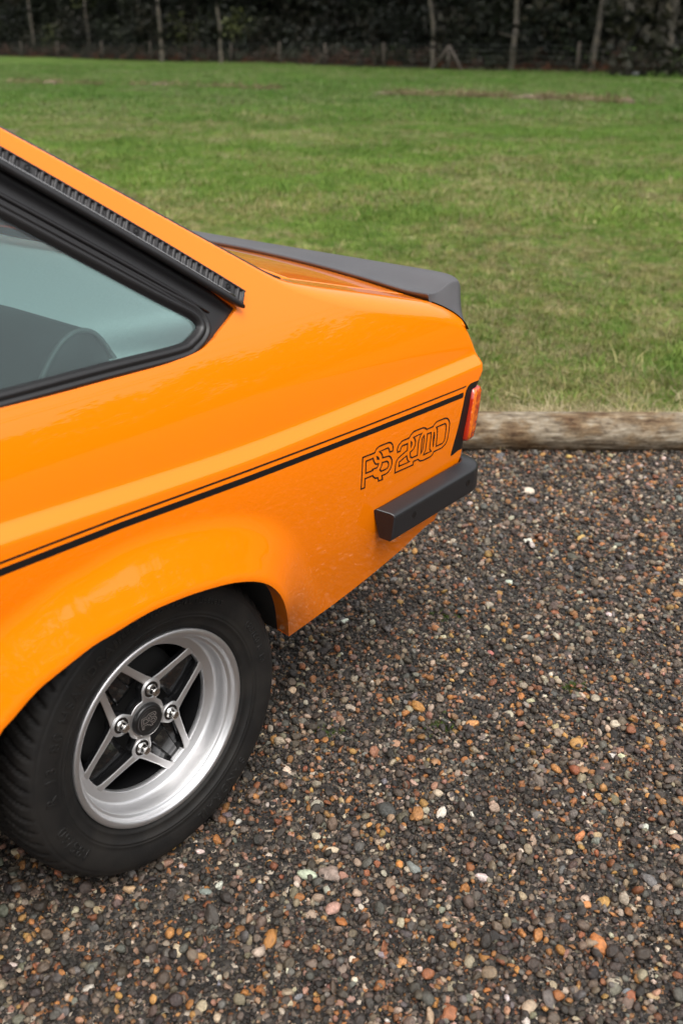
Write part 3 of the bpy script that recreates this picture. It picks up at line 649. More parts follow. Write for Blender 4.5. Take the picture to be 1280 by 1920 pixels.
# ------------------------------------------------------------------ wheel
WC = (0., .275)
def wheel(sgn):
    root = bpy.data.objects.new('wheel', None); link(root, car)
    fy = lambda v: [(x, sgn*-y if sgn < 0 else y, z) for x, y, z in v]
    def add(name, v, f, m, smooth=True, fm=None):
        v = v if sgn > 0 else [(x, -y, z) for x, y, z in v]
        return obj(name, v, f, m, root, smooth, fm)
    # tyre: moulded side wall with ridges, tread with grooves
    side = [(.1735, -.7300), (.1765, -.7385), (.1800, -.7425), (.1850, -.7455), (.1870, -.7475), (.1890, -.7465), (.1955, -.7490), (.2000, -.7510), (.2010, -.7525), (.2030, -.7530), (.2040, -.7520), (.2060, -.7528), (.2075, -.7540), (.2090, -.7530), (.215, -.7548), (.225, -.7560), (.236, -.7560), (.247, -.7540), (.2500, -.7530), (.2515, -.7510), (.2530, -.7512), (.259, -.7470)]
    sh = [(.2630, -.7420), (.2670, -.7370), (.2700, -.7310), (.2722, -.7245), (.2738, -.7180), (.2748, -.7115), (.2756, -.7045), (.2761, -.698), (.2765, -.692), (.2766, -.6895), (.2766, -.6865), (.2766, -.6840), (.2768, -.676), (.277, -.668), (.277, -.660), (.277, -.6575), (.277, -.6545), (.277, -.652), (.277, -.645)]
    prof = side+sh; prof = prof+[(r_, -1.29-y) for r_, y in prof[::-1]]
    n = 540; K = len(prof); v = []
    for i in range(n):
        t = 2*math.pi*i/n
        for j, (r_, y) in enumerate(prof):
            yy = y if y < -.645 else -1.29-y
            dr = 0.; dy = 0.
            if yy > -.745 and r_ > .262:
                # slanted lateral grooves on the shoulder, fine sipes, ring grooves
                ph = (i/9.0+(yy+.70)*16) % 1.0
                if yy < -.690 and ph < .24: dr = -.0060*min(1, (yy+.746)/.012+.25)
                elif yy > -.684 and yy < -.659 and (i/10.8+(yy)*60) % 1.0 < .2: dr = -.005
                ph2 = (i/9.0+(yy+.70)*22+.5) % 1.0
                if -.735 < yy < -.694 and .0 <= ph2 < .12: dr = min(dr, -.0022)
                if -.690 <= yy <= -.6835 or -.6580 <= yy <= -.6540: dr = -.0065
            if .256 > r_ > .253 and (i % 9) < 2: dy = -.0006*(1 if y < -.645 else -1)
            r2 = r_+dr; z = WC[1]+r2*math.sin(t); x = r2*math.cos(t)
            if z < .002: z = .002-(.002-z)*.25
            v.append((x, y+dy, z))
    f = [(i*K+j, i*K+j+1, ((i+1) % n)*K+j+1, ((i+1) % n)*K+j) for i in range(n) for j in range(K-1)]
    add('tyre', v, f, M['tyre'])
    if sgn > 0: tyre_text(root)
    # rim: polished dish
    dish = [(.1735, -.728), (.1770, -.7385), (.1782, -.7430), (.1780, -.7452), (.1765, -.7465), (.1735, -.7470), (.1695, -.7468), (.1672, -.7455), (.1655, -.7420), (.1640, -.7375), (.1620, -.7352), (.1590, -.7345), (.1578, -.7325), (.1560, -.7200), (.1545, -.7095), (.1530, -.7050), (.1500, -.7018), (.1350, -.7000), (.1340, -.6990), (.1338, -.690)]
    v, f = lathe(dish, 160, WC); add('rim', v, f, M['alloy'])
    v, f = lathe([(.1338, -.690), (.1335, -.660), (.150, -.60), (.152, -.55), (.165, -.54)], 72, WC); add('rim_barrel', v, f, M['gloss'])
    v, f = lathe([(.0005, -.655), (.100, -.655), (.112, -.652), (.1150, -.645), (.1150, -.60)], 60, WC); add('brake_drum', v, f, M['dark'])
    v, f = lathe([(.0005, -.575), (.170, -.575), (.170, -.570)], 40, WC); add('back_plate', v, f, M['dark'])
    # four spokes, each a black trough between two machined rails that start at neighbouring nut bosses
    na = [R(73.5-90*k) for k in range(4)]
    Pw = lambda rad, a: np.array((rad*math.cos(a), rad*math.sin(a)))
    for k in range(4):
        m_ = na[k]-math.pi/4; u = Pw(1, m_); w_ = np.array((-u[1], u[0])); v = []; f = []; fm = []
        for s in (1, -1):
            a = u*.047+w_*s*.0450; e = u*.1375+w_*s*.0225; d = (e-a)/np.linalg.norm(e-a); q = np.array((-d[1], d[0]))
            L = [(0, .0095), (.2, .0072), (.6, .0062), (.88, .0070), (1.0, .0100)]
            k0 = len(v)
            for t, hw in L:
                c = a+(e-a)*t
                for sg_, y in ((1, -.690), (1, -.6996), (.72, -.7004), (-.72, -.7004), (-1, -.6996), (-1, -.690)):
                    pt = c+q*hw*sg_; v.append((WC[0]+pt[0], y, WC[1]+pt[1]))
            for i in range(len(L)-1):
                for j in range(5):
                    f.append((k0+i*6+j, k0+i*6+j+1, k0+(i+1)*6+j+1, k0+(i+1)*6+j)); fm.append(0 if j in (1, 2, 3) else 1)
        # trough floor with a raised rib down each side
        def ring(o0, o1, y): return
        sec_ = [(-1.0, -.6900), (-.93, -.6835), (-.52, -.6810), (-.46, -.6860), (-.40, -.6870), (.40, -.6870), (.46, -.6860), (.52, -.6810), (.93, -.6835), (1.0, -.6900)]
        k0 = len(v)
        for t in (0., .12, .3, .62, .90, 1.):
            c = u*(.058+(.1360-.058)*t); hw = .0385+(.0205-.0385)*t
            for s_w, y in sec_:
                pt = c+w_*hw*s_w; v.append((WC[0]+pt[0], y+(.004 if t == 0 else 0), WC[1]+pt[1]))
        ns_ = len(sec_)
        for i in range(5):
            for j in range(ns_-1): f.append((k0+i*ns_+j, k0+i*ns_+j+1, k0+(i+1)*ns_+j+1, k0+(i+1)*ns_+j)); fm.append(1)
        add('spoke', v, f, [M['alloyface'], M['gloss']], False, fm)
    # hub face: scalloped plate with boss rings
    n = 240; v = []; f = []; fm = []
    for i in range(n):
        t = 2*math.pi*i/n; dmin = min(abs((t-a+math.pi) % (2*math.pi)-math.pi) for a in na)
        ro = .0375+.0035*(1-math.cos(min(dmin, .9)*2))*.5
        cx_ = .054; hb = .0205
        if .054*math.sin(dmin) < hb and dmin < 1.2:
            ro = max(ro, .054*math.cos(dmin)+math.sqrt(max(hb**2-(.054*math.sin(dmin))**2, 0)))
            ro -= .000
        for r_, y in ((.026, -.7010), (.0295, -.7016), (min(ro-.0012, ro), -.7016), (ro, -.7008), (ro+.0005, -.684)): v.append((r_*math.cos(t), y, WC[1]+r_*math.sin(t)))
    for i in range(n):
        for j in range(4): f.append((i*5+j, i*5+j+1, ((i+1) % n)*5+j+1, ((i+1) % n)*5+j)); fm.append(1 if j == 3 else 0)
    add('hub_face', v, f, [M['alloyface'], M['gloss']], True, fm)
    for a in na:
        c = (.054*math.cos(a), WC[1]+.054*math.sin(a))
        v, f = lathe([(.0005, -.7020), (.0145, -.7020), (.0148, -.7022), (.0151, -.7029), (.0170, -.7031), (.0178, -.7027), (.0183, -.7018)], 32, c); add('nut_boss', v, f, [M['gloss'], M['alloyface']], True, [0 if j % 6 < 1 else 1 for j in range(32*6)])
        v = []; f = []
        prof_ = [(.0100, -.7022, 0), (.0095, -.7030, 0), (.0088, -.7035, 1), (.0088, -.7125, 1), (.0083, -.7145, .6), (.0072, -.7162, .2), (.0062, -.7164, 0), (.0056, -.7159, 0), (.0004, -.7161, 0)]
        for r_, y, hx in prof_:
            for i in range(24):
                t = 2*math.pi*i/24+a; rh = r_*(1-hx*(1-math.cos(math.pi/6)/math.cos((t-a) % (math.pi/3)-math.pi/6))*.9); v.append((c[0]+rh*math.cos(t), y, c[1]+rh*math.sin(t)))
        for j in range(len(prof_)-1):
            for i in range(24): f.append((j*24+i, (j+1)*24+i, (j+1)*24+(i+1) % 24, j*24+(i+1) % 24))
        add('wheel_nut', v, f, M['chrome'])
    cp = [(.0305, -.7012), (.0302, -.7060), (.0290, -.7085), (.0265, -.7100), (.0235, -.7098), (.0222, -.7084), (.0212, -.7082), (.0200, -.7090), (.0192, -.7086), (.0004, -.7086)]
    v, f = lathe(cp, 64, WC); K = len(cp)-1; fm = [0]*len(f)
    mbc = MB(); mbc.v = list(map(tuple, v)); mbc.f = f; mbc.m = fm
    for c in RS:
        q = [((x-.5400)*.33, (z-.5885)*.33) for x, z in c]; o1 = offset(q, .00048); o2 = offset(q, -.00048); k_ = len(q)
        mbc.add([(WC[0]+x, -.7091, WC[1]+z) for x, z in o1]+[(WC[0]+x, -.7091, WC[1]+z) for x, z in o2], [(i, k_+i, k_+(i+1) % k_, (i+1) % k_) for i in range(k_)], 1)
    add('centre_cap', mbc.v, mbc.f, [M['cap'], M['silver']], True, mbc.m)
    return root
def tyre_text(root):
    """raised side-wall lettering bent round the tyre"""
    for txt, size, rad, ang, gap in (('185/60', .0185, .2185, 207, .9), ('R', .0185, .2185, 180, .9), ('13', .0185, .2185, 168.5, .9), ('80 H', .0185, .2185, 150, .9), ('SANDRAIL', .0165, .2200, 124, .9), ('STEEL BELTED RADIAL', .0090, .2265, 92, .9), ('TUBELESS', .0090, .2265, 62, .9), ('185/60 R 13', .012, .2215, 20, .9), ('SANDRAIL', .0165, .2200, 300, .9)):
        cu = bpy.data.curves.new('side_wall_lettering', 'FONT'); cu.body = txt; cu.size = size/.7; cu.align_x = 'CENTER'; cu.extrude = .0010; cu.bevel_depth = .0003; cu.space_character = 1.25
        to = bpy.data.objects.new('t', cu); COL.objects.link(to); dg = bpy.context.evaluated_depsgraph_get(); me = bpy.data.meshes.new_from_object(to.evaluated_get(dg)); bpy.data.objects.remove(to)
        co = np.zeros(len(me.vertices)*3); me.vertices.foreach_get('co', co); co = co.reshape(-1, 3)
        a = R(ang)-co[:, 0]/rad; r_ = rad+co[:, 1]
        ysk = np.interp(r_, [.2060, .215, .225, .236, .247], [-.7528, -.7548, -.7560, -.7560, -.7540])
        out = np.stack([r_*np.cos(a), ysk-.0001-co[:, 2], WC[1]+r_*np.sin(a)], -1)
        me.vertices.foreach_set('co', out.ravel()); me.materials.clear(); me.materials.append(M['tyretext']); me.update()
        o = bpy.data.objects.new('side_wall_lettering', me); link(o, root)
wheel(1); wheel(-1)

# ------------------------------------------------------------------ the ground: gravel yard on this side of the log, field beyond it
LA = np.array((2.131, -.2115)); LD = np.array((.3357, -.4078)); LD = LD/np.linalg.norm(LD); LN = np.array((-LD[1], LD[0]))   # along the log / towards the field
LO = LA+LN*.047                                                                                                                  # log axis
def yard(a, b): return LO+LD*a+LN*b            # a along the log, b across it
def vnoise(x, y, s, seed=0):
    """smooth value noise on arrays"""
    r_ = np.random.default_rng(seed); T = r_.random((64, 64)); x = x/s; y = y/s
    i = np.floor(x).astype(int); j = np.floor(y).astype(int); u = x-i; w_ = y-j; u = u*u*(3-2*u); w_ = w_*w_*(3-2*w_)
    g = lambda a, b: T[a % 64, b % 64]
    return (g(i, j)*(1-u)+g(i+1, j)*u)*(1-w_)+(g(i, j+1)*(1-u)+g(i+1, j+1)*u)*w_
def gz(x, y): return (vnoise(x, y, .55, 1)-.5)*.016+(vnoise(x, y, .16, 2)-.5)*.008-.006
def fz(x, y):
    b = (np.stack([x, y], -1)-LO)@LN
    return .052+(vnoise(x, y, 2.3, 3)-.5)*.03*np.clip(b/2, 0, 1)+(vnoise(x, y, 9, 4)-.5)*.10*np.clip(b/8, 0, 1)+(vnoise(x, y, .5, 5)-.5)*.02*np.clip(b, 0, 1)
# soil under the gravel
m = M['soil'] = mat('dark_gravel_bed', (.007, .006, .0055), rough=.85, bump=(300, .6, 6), var=(120, (.016, .0135, .0115), .8))
n_ = m.node_tree; b = n_.nodes['Principled BSDF']; tc = nn(m, 'ShaderNodeTexCoord'); vo = nn(m, 'ShaderNodeTexVoronoi'); vo.inputs['Scale'].default_value = 95; lk(m, tc.outputs['Object'], vo.inputs['Vector'])
sp_ = nn(m, 'ShaderNodeSeparateColor'); lk(m, vo.outputs['Color'], sp_.inputs[0]); rp = nn(m, 'ShaderNodeValToRGB'); rp.color_ramp.interpolation = 'CONSTANT'; el = rp.color_ramp.elements
while len(el) < 7: el.new(.5)
for k_, (ps, cl) in enumerate(((0, (.012, .0105, .009)), (.30, (.028, .024, .020)), (.55, (.05, .042, .034)), (.72, (.09, .072, .056)), (.84, (.15, .115, .09)), (.92, (.22, .10, .04)), (.96, (.33, .28, .22)))): el[k_].position = ps; el[k_].color = (*cl, 1)
lk(m, sp_.outputs[0], rp.inputs[0]); lk(m, rp.outputs[0], b.inputs['Base Color']); bv = nn(m, 'ShaderNodeBump'); bv.inputs['Distance'].default_value = .006; bv.invert = True; lk(m, vo.outputs['Distance'], bv.inputs['Height']); lk(m, bv.outputs[0], b.inputs['Normal'])
a_ = np.concatenate([[-40, -20, -10, -6, -4], np.arange(-3, 3.01, .06), [4, 6, 10, 20, 40]]); b_ = np.concatenate([[-40, -20, -12, -8, -6], np.arange(-4.6, .13, .06)])
A, B = np.meshgrid(a_, b_, indexing='ij'); q = LO+A[..., None]*LD+B[..., None]*LN; z = gz(q[..., 0], q[..., 1])
v = np.stack([q[..., 0], q[..., 1], z], -1).reshape(-1, 3); nb = len(b_)
f = [(i*nb+j, (i+1)*nb+j, (i+1)*nb+j+1, i*nb+j+1) for i in range(len(a_)-1) for j in range(nb-1)]
gravel = tag(obj('gravel_yard', v, f, m), kind='structure')
# field
def grass_ground():
    m = bpy.data.materials.new('field_turf'); m.use_nodes = True; n = m.node_tree; b = n.nodes['Principled BSDF']; b.inputs['Roughness'].default_value = .9; b.inputs['Specular IOR Level'].default_value = .1
    tc = n.nodes.new('ShaderNodeTexCoord')
    def noise(s, d=5, sc=None):
        t = n.nodes.new('ShaderNodeTexNoise'); t.inputs['Scale'].default_value = s; t.inputs['Detail'].default_value = d
        if sc:
            mp = n.nodes.new('ShaderNodeMapping'); mp.inputs['Scale'].default_value = sc; n.links.new(tc.outputs['Object'], mp.inputs[0]); n.links.new(mp.outputs[0], t.inputs['Vector'])
        else: n.links.new(tc.outputs['Object'], t.inputs['Vector'])
        return t
    def mix(a, b2, fac, lo, hi):
        mr = n.nodes.new('ShaderNodeMapRange'); mr.inputs[1].default_value = lo; mr.inputs[2].default_value = hi; n.links.new(fac.outputs['Fac'], mr.inputs[0])
        x = n.nodes.new('ShaderNodeMix'); x.data_type = 'RGBA'; n.links.new(mr.outputs[0], x.inputs[0])
        for k, c in ((6, a), (7, b2)):
            if isinstance(c, tuple): x.inputs[k].default_value = (*c, 1)
            else: n.links.new(c, x.inputs[k])
        return x.outputs[2]
    c = mix((.050, .090, .015), (.085, .130, .026), noise(.55, 6), .35, .68)
    c = mix(c, (.15, .15, .055), noise(1.3, 8, (1, 2.2, 1)), .60, .80)
    c = mix(c, (.030, .058, .012), noise(9, 6), .52, .80)
    c = mix(c, (.075, .055, .030), noise(.23, 8), .72, .80)
    n.links.new(c, b.inputs['Base Color'])
    bp = n.nodes.new('ShaderNodeBump'); bp.inputs['Strength'].default_value = .8; bp.inputs['Distance'].default_value = .03; t = noise(28, 6); n.links.new(t.outputs['Fac'], bp.inputs['Height']); n.links.new(bp.outputs[0], b.inputs['Normal'])
    return m
M['turf'] = grass_ground()
def sheet(a_, b_, zf):
    A, B = np.meshgrid(a_, b_, indexing='ij'); q = LO+A[..., None]*LD+B[..., None]*LN; z = zf(q[..., 0], q[..., 1]); k = len(b_)
    return np.stack([q[..., 0], q[..., 1], z], -1).reshape(-1, 3), [(i*k+j, (i+1)*k+j, (i+1)*k+j+1, i*k+j+1) for i in range(len(a_)-1) for j in range(k-1)]
gx_ = np.concatenate([[-200, -120, -80, -60], np.arange(-45, 45.1, .9), [60, 80, 120, 200]])
v, f = sheet(gx_, np.concatenate([[.02, .05], np.arange(.2, 4, .3), np.arange(4, 20, .8), np.arange(20, 80, 3), [100, 150, 250]]), fz)
field = tag(obj('grass_field', v, f, M['turf']), kind='structure')
v, f = sheet(gx_[::3], np.array([-260, -150, -100, -70, -55, -45, -40.0]), lambda x, y: 0*x-.03)
tag(obj('grass_verge', v, f, M['turf']), kind='structure')

# ------------------------------------------------------------------ log kerb
def make_log(a0, a1, R0, seed):
    n = 40; L = np.arange(a0, a1+.001, .02); r_ = np.random.default_rng(seed); v = []; K = len(L)
    ph = r_.uniform(0, 6.28, 12)
    for i, a in enumerate(L):
        cx = .006*math.sin(a*1.3+ph[0]); end = min(a-a0, a1-a)
        rr = R0*(1+.03*math.sin(a*2.1+ph[1]))*(1-.12*max(0, 1-end/.02)**2)
        for k in range(n):
            t = 2*math.pi*k/n
            d = .0012*math.sin(5*t+a*.8+ph[2])+.0008*math.sin(11*t+ph[3]+1.1*math.sin(a*2))+.0005*math.sin(19*t+ph[4])
            d += .004*math.exp(-(((t-2.6-ph[5]*.1) % 6.28-.6)/.25)**2-((a-.35)/.06)**2)
            p = yard(a, cx+(rr+d)*math.cos(t)); v.append((p[0], p[1], .050+(rr+d)*math.sin(t)))
    f = [(i*n+k, i*n+(k+1) % n, (i+1)*n+(k+1) % n, (i+1)*n+k) for i in range(K-1) for k in range(n)]+[tuple(range(n))[::-1], tuple(range((K-1)*n, K*n))]
    return v, f
m = M['log'] = bpy.data.materials.new('weathered_timber'); m.use_nodes = True; b = m.node_tree.nodes['Principled BSDF']; b.inputs['Roughness'].default_value = .8; b.inputs['Specular IOR Level'].default_value = .25
tc = nn(m, 'ShaderNodeTexCoord'); mp = nn(m, 'ShaderNodeMapping'); mp.inputs['Rotation'].default_value = (0, 0, -math.atan2(LD[1], LD[0])); lk(m, tc.outputs['Object'], mp.inputs[0])
def strn(sc, s, d):
    q_ = nn(m, 'ShaderNodeMapping'); q_.inputs['Scale'].default_value = sc; lk(m, mp.outputs[0], q_.inputs[0]); t = nn(m, 'ShaderNodeTexNoise'); t.inputs['Scale'].default_value = s; t.inputs['Detail'].default_value = d; t.inputs['Roughness'].default_value = .62; lk(m, q_.outputs[0], t.inputs['Vector']); return t
g1 = strn((1.6, 10, 10), 8, 10); g2 = strn((1, 1.5, 1.5), 7.5, 8); g3 = strn((1.6, 3, 3), 22, 9)
def ramp_(t, els):
    r_ = nn(m, 'ShaderNodeValToRGB'); e = r_.color_ramp.elements
    while len(e) < len(els): e.new(.5)
    for k, (p, c) in enumerate(els): e[k].position = p; e[k].color = (*c, 1)
    lk(m, t.outputs['Fac'], r_.inputs[0]); return r_
c1 = ramp_(g1, [(.30, (.070, .052, .036)), (.50, (.185, .150, .112)), (.68, (.33, .29, .235))])
c2 = ramp_(g2, [(.36, (.42, .28, .17)), (.47, (.80, .68, .52)), (.56, (1.0, 1.0, .95)), (.66, (1.15, 1.16, 1.12))]); c3 = ramp_(g3, [(.36, (.45, .40, .35)), (.48, (1, 1, 1)), (.70, (1.15, 1.1, 1.0))])
x1 = nn(m, 'ShaderNodeMix'); x1.data_type = 'RGBA'; x1.blend_type = 'MULTIPLY'; x1.inputs[0].default_value = 1; lk(m, c1.outputs[0], x1.inputs[6]); lk(m, c2.outputs[0], x1.inputs[7])
x2 = nn(m, 'ShaderNodeMix'); x2.data_type = 'RGBA'; x2.blend_type = 'MULTIPLY'; x2.inputs[0].default_value = .8; lk(m, x1.outputs[2], x2.inputs[6]); lk(m, c3.outputs[0], x2.inputs[7]); 
kx = nn(m, 'ShaderNodeMapping'); kx.inputs['Scale'].default_value = (1.0, 2.6, 2.6); lk(m, mp.outputs[0], kx.inputs[0]); kv = nn(m, 'ShaderNodeTexVoronoi'); kv.inputs['Scale'].default_value = 3.1; lk(m, kx.outputs[0], kv.inputs['Vector'])
km = nn(m, 'ShaderNodeMapRange'); km.inputs[1].default_value = .05; km.inputs[2].default_value = .13; km.inputs[3].default_value = .75; km.inputs[4].default_value = 0; lk(m, kv.outputs['Distance'], km.inputs[0])
x3 = nn(m, 'ShaderNodeMix'); x3.data_type = 'RGBA'; x3.inputs[7].default_value = (.035, .024, .016, 1); lk(m, km.outputs[0], x3.inputs[0]); lk(m, x2.outputs[2], x3.inputs[6]); lk(m, x3.outputs[2], b.inputs['Base Color'])
bp_ = nn(m, 'ShaderNodeBump'); bp_.inputs['Strength'].default_value = .8; bp_.inputs['Distance'].default_value = .004; lk(m, g1.outputs['Fac'], bp_.inputs['Height']); lk(m, bp_.outputs[0], b.inputs['Normal'])
v, f = make_log(-1.9, 2.3, .070, 3)
lg = tag(obj('edging_log', v, f, m), 'weathered round log lying along the edge of the gravel in front of the grass', 'log')
p = yard(-.33, -.01); vv, ff = lathe([(.0002, -.006), (.006, -.0055), (.0085, -.003), (.009, .003)], 10, (0, 0))
MB().add([(p[0]+x, p[1]+z, .050+.0705-y) for x, y, z in vv], ff).obj('fixing_cap', mat('pale_cap', (.6, .57, .5), .5), lg)

# ------------------------------------------------------------------ scattered instances (uncountable gravel, grass, far wood)
HID = bpy.data.collections.new('scatter_sources')      # holds the source shapes only; not linked to the scene
def scatter(name, pts, rot, scl, col, src, kind='stuff', parent=None):
    me = bpy.data.meshes.new(name); n = len(pts); me.vertices.add(n); me.vertices.foreach_set('co', np.asarray(pts, np.float32).ravel())
    for nm, ty, ar, fld in (('rot', 'FLOAT_VECTOR', rot, 'vector'), ('scl', 'FLOAT_VECTOR', scl, 'vector'), ('col', 'FLOAT_VECTOR', col, 'vector')):
        at = me.attributes.new(nm, ty, 'POINT'); at.data.foreach_set(fld, np.asarray(ar, np.float32).ravel())
    at = me.attributes.new('pick', 'INT', 'POINT'); at.data.foreach_set('value', rng.integers(0, len(src), n).astype(np.int32))
    c = bpy.data.collections.new(name+'_src')
    for i, s in enumerate(src): s.name = '%s_%02d' % (name, i); c.objects.link(s)
    o = bpy.data.objects.new(name, me); link(o, parent); o['kind'] = kind
    g = bpy.data.node_groups.new(name, 'GeometryNodeTree'); g.interface.new_socket('Geometry', in_out='INPUT', socket_type='NodeSocketGeometry'); g.interface.new_socket('Geometry', in_out='OUTPUT', socket_type='NodeSocketGeometry')
    I = g.nodes.new('NodeGroupInput'); O = g.nodes.new('NodeGroupOutput'); ip = g.nodes.new('GeometryNodeInstanceOnPoints'); ci = g.nodes.new('GeometryNodeCollectionInfo')
    ci.inputs['Collection'].default_value = c; ci.inputs['Separate Children'].default_value = True; ci.inputs['Reset Children'].default_value = True
    def na(nm, t):
        a = g.nodes.new('GeometryNodeInputNamedAttribute'); a.data_type = t; a.inputs['Name'].default_value = nm; return a
    e2r = g.nodes.new('FunctionNodeEulerToRotation')
    g.links.new(I.outputs[0], ip.inputs['Points']); g.links.new(ci.outputs[0], ip.inputs['Instance']); ip.inputs['Pick Instance'].default_value = True
    g.links.new(na('pick', 'INT').outputs['Attribute'], ip.inputs['Instance Index'])
    g.links.new(na('rot', 'FLOAT_VECTOR').outputs['Attribute'], e2r.inputs[0]); g.links.new(e2r.outputs[0], ip.inputs['Rotation'])
    g.links.new(na('scl', 'FLOAT_VECTOR').outputs['Attribute'], ip.inputs['Scale']); g.links.new(ip.outputs[0], O.inputs[0])
    md = o.modifiers.new('scatter', 'NODES'); md.node_group = g
    return o
def src_obj(v, f, m, smooth=True):
    me = bpy.data.meshes.new('src'); me.from_pydata([tuple(map(float, q)) for q in v], [], f); me.materials.append(m); me.polygons.foreach_set('use_smooth', np.full(len(me.polygons), smooth)); me.update()
    return bpy.data.objects.new('src', me)
def colour_mat(name, rough, inst, spec=.4, bump=None, speck=None, trans=0.):
    m = bpy.data.materials.new(name); m.use_nodes = True; n = m.node_tree; b = n.nodes['Principled BSDF']; b.inputs['Roughness'].default_value = rough; b.inputs['Specular IOR Level'].default_value = spec
    if inst:
        a = n.nodes.new('ShaderNodeAttribute'); a.attribute_type = 'INSTANCER'; a.attribute_name = 'col'; c = a.outputs['Color']
    else: c = n.nodes.new('ShaderNodeObjectInfo').outputs['Color']
    tc = n.nodes.new('ShaderNodeTexCoord')
    if speck:
        t = n.nodes.new('ShaderNodeTexNoise'); t.inputs['Scale'].default_value = speck; t.inputs['Detail'].default_value = 6; t.inputs['Roughness'].default_value = .7; n.links.new(tc.outputs['Object'], t.inputs['Vector'])
        oi = n.nodes.new('ShaderNodeObjectInfo'); t.noise_dimensions = '4D'
        w_ = n.nodes.new('ShaderNodeMath'); w_.operation = 'MULTIPLY'; w_.inputs[1].default_value = 40; n.links.new(oi.outputs['Random'], w_.inputs[0]); n.links.new(w_.outputs[0], t.inputs['W'])
        mr = n.nodes.new('ShaderNodeMapRange'); mr.inputs[1].default_value = .3; mr.inputs[2].default_value = .7; mr.inputs[3].default_value = .5; mr.inputs[4].default_value = 1.4; n.links.new(t.outputs['Fac'], mr.inputs[0])
        x = n.nodes.new('ShaderNodeMix'); x.data_type = 'RGBA'; x.blend_type = 'MULTIPLY'; x.inputs[0].default_value = 1; n.links.new(c, x.inputs[6]); n.links.new(mr.outputs[0], x.inputs[7]); c = x.outputs[2]
        if bump:
            bp = n.nodes.new('ShaderNodeBump'); bp.inputs['Strength'].default_value = bump; bp.inputs['Distance'].default_value = .15; n.links.new(t.outputs['Fac'], bp.inputs['Height']); n.links.new(bp.outputs[0], b.inputs['Normal'])
    n.links.new(c, b.inputs['Base Color'])
    if trans:
        o = n.nodes['Material Output']; tr = n.nodes.new('ShaderNodeBsdfTranslucent'); mx = n.nodes.new('ShaderNodeMixShader'); mx.inputs[0].default_value = trans; n.links.new(c, tr.inputs[0]); n.links.new(b.outputs[0], mx.inputs[1]); n.links.new(tr.outputs[0], mx.inputs[2]); n.links.new(mx.outputs[0], o.inputs[0])
    return m
def stone_shape(sub, seed, sharp):
    bm = bmesh.new(); bmesh.ops.create_icosphere(bm, subdivisions=sub, radius=1.0); r_ = np.random.default_rng(seed)
    pl = r_.normal(size=(9, 3)); pl /= np.linalg.norm(pl, axis=1)[:, None]; cut = r_.uniform(.50, .90, 9) if sharp else r_.uniform(.75, 1.02, 9)
    ax = r_.normal(size=(3, 3)); st = np.array([1.0, r_.uniform(.68, .95), r_.uniform(.45, .75)])
    for v in bm.verts:
        p = np.array(v.co)
        for q, c in zip(pl, cut):
            d = p@q
            if d > c: p = p-q*(d-c)*(.97 if sharp else .75)
        p = p*(1+.12*math.sin(2.2*p@ax[0]+seed)+.08*math.sin(4.1*p@ax[1])+.035*math.sin(8.3*p@ax[2]))
        v.co = Vector(p*st)
    vv = [tuple(v.co) for v in bm.verts]; ff = [tuple(q.index for q in f_.verts) for f_ in bm.faces]; bm.free(); return vv, ff
M['stone'] = colour_mat('gravel_stone', .48, True, .5, .35, 2.2); M['stone_big'] = colour_mat('pebble_stone', .45, False, .5, .35, 2.6)
PAL = np.array([(.030, .026, .023), (.046, .039, .034), (.070, .057, .047), (.105, .085, .068), (.165, .130, .102), (.27, .22, .17), (.43, .36, .28), (.33, .155, .055), (.38, .17, .050), (.26, .105, .048), (.50, .45, .37), (.62, .57, .50), (.16, .16, .150), (.35, .21, .15), (.11, .105, .10), (.44, .26, .09)])
PW = np.array([16, 18, 17, 12, 9, 6.5, 4, 4.2, 2.2, 4.0, 2.0, 1.2, 3.4, 3.8, 3.4, 1.8]); PW = PW/PW.sum()
def stone_cols(n, w_=PW):
    c = PAL[rng.choice(len(PAL), n, p=w_)]; return np.clip(c*rng.lognormal(0, .22, (n, 1))*rng.normal(1, .05, (n, 3)), .004, .8)
def yard_pts(n, a0, a1, b0, b1):
    p = LO+rng.uniform(a0, a1, n)[:, None]*LD+rng.uniform(b0, b1, n)[:, None]*LN; return p
def view_keep(p, mrg):
    """keep what lies within a generous wedge in front of where a viewer stands"""
    d = p-np.array((-.85, -1.86)); f2 = np.array((math.sin(YAW), math.cos(YAW))); r2 = np.array((math.cos(YAW), -math.sin(YAW))); u = d@f2; w_ = d@r2
    return (u > -.3)&(np.abs(w_) < .42*u+mrg)
def gravel_layer(n, a0, a1, b0, b1, med, sig, lift, hi, lo=0.):
    p = yard_pts(n, a0, a1, b0, b1); p = p[view_keep(p, 1.35)]; n = len(p); s = np.clip(med*rng.lognormal(0, sig, n), lo, hi)
    if med > .0035:      # raked and trodden patches where the stones have sunk into grit
        k = rng.random(n) < np.clip(.45+1.3*(.6*vnoise(p[:, 0], p[:, 1], .42, 41)+.4*vnoise(p[:, 0], p[:, 1], .13, 42)-.15), .4, 1); p = p[k]; s = s[k]; n = len(p)
    z = gz(p[:, 0], p[:, 1])+s*rng.uniform(-.25, lift, n)
    return np.column_stack([p, z]), s
fine = [gravel_layer(330000, -1.9, 1.9, -2.9, -.02, .0026, .36, 1.0, .0075, .0014), gravel_layer(205000, -3.5, 3.5, -4.6, -.02, .0040, .38, 1.0, .010, .002), gravel_layer(256000, -3.5, 3.5, -4.6, -.02, .0058, .36, 1.1, .013, .003), gravel_layer(29500, -3.5, 3.5, -4.6, -.02, .0095, .24, .75, .0150, .006)]
pts = np.concatenate([a for a, _ in fine]); s = np.concatenate([b_ for _, b_ in fine]); n = len(pts)
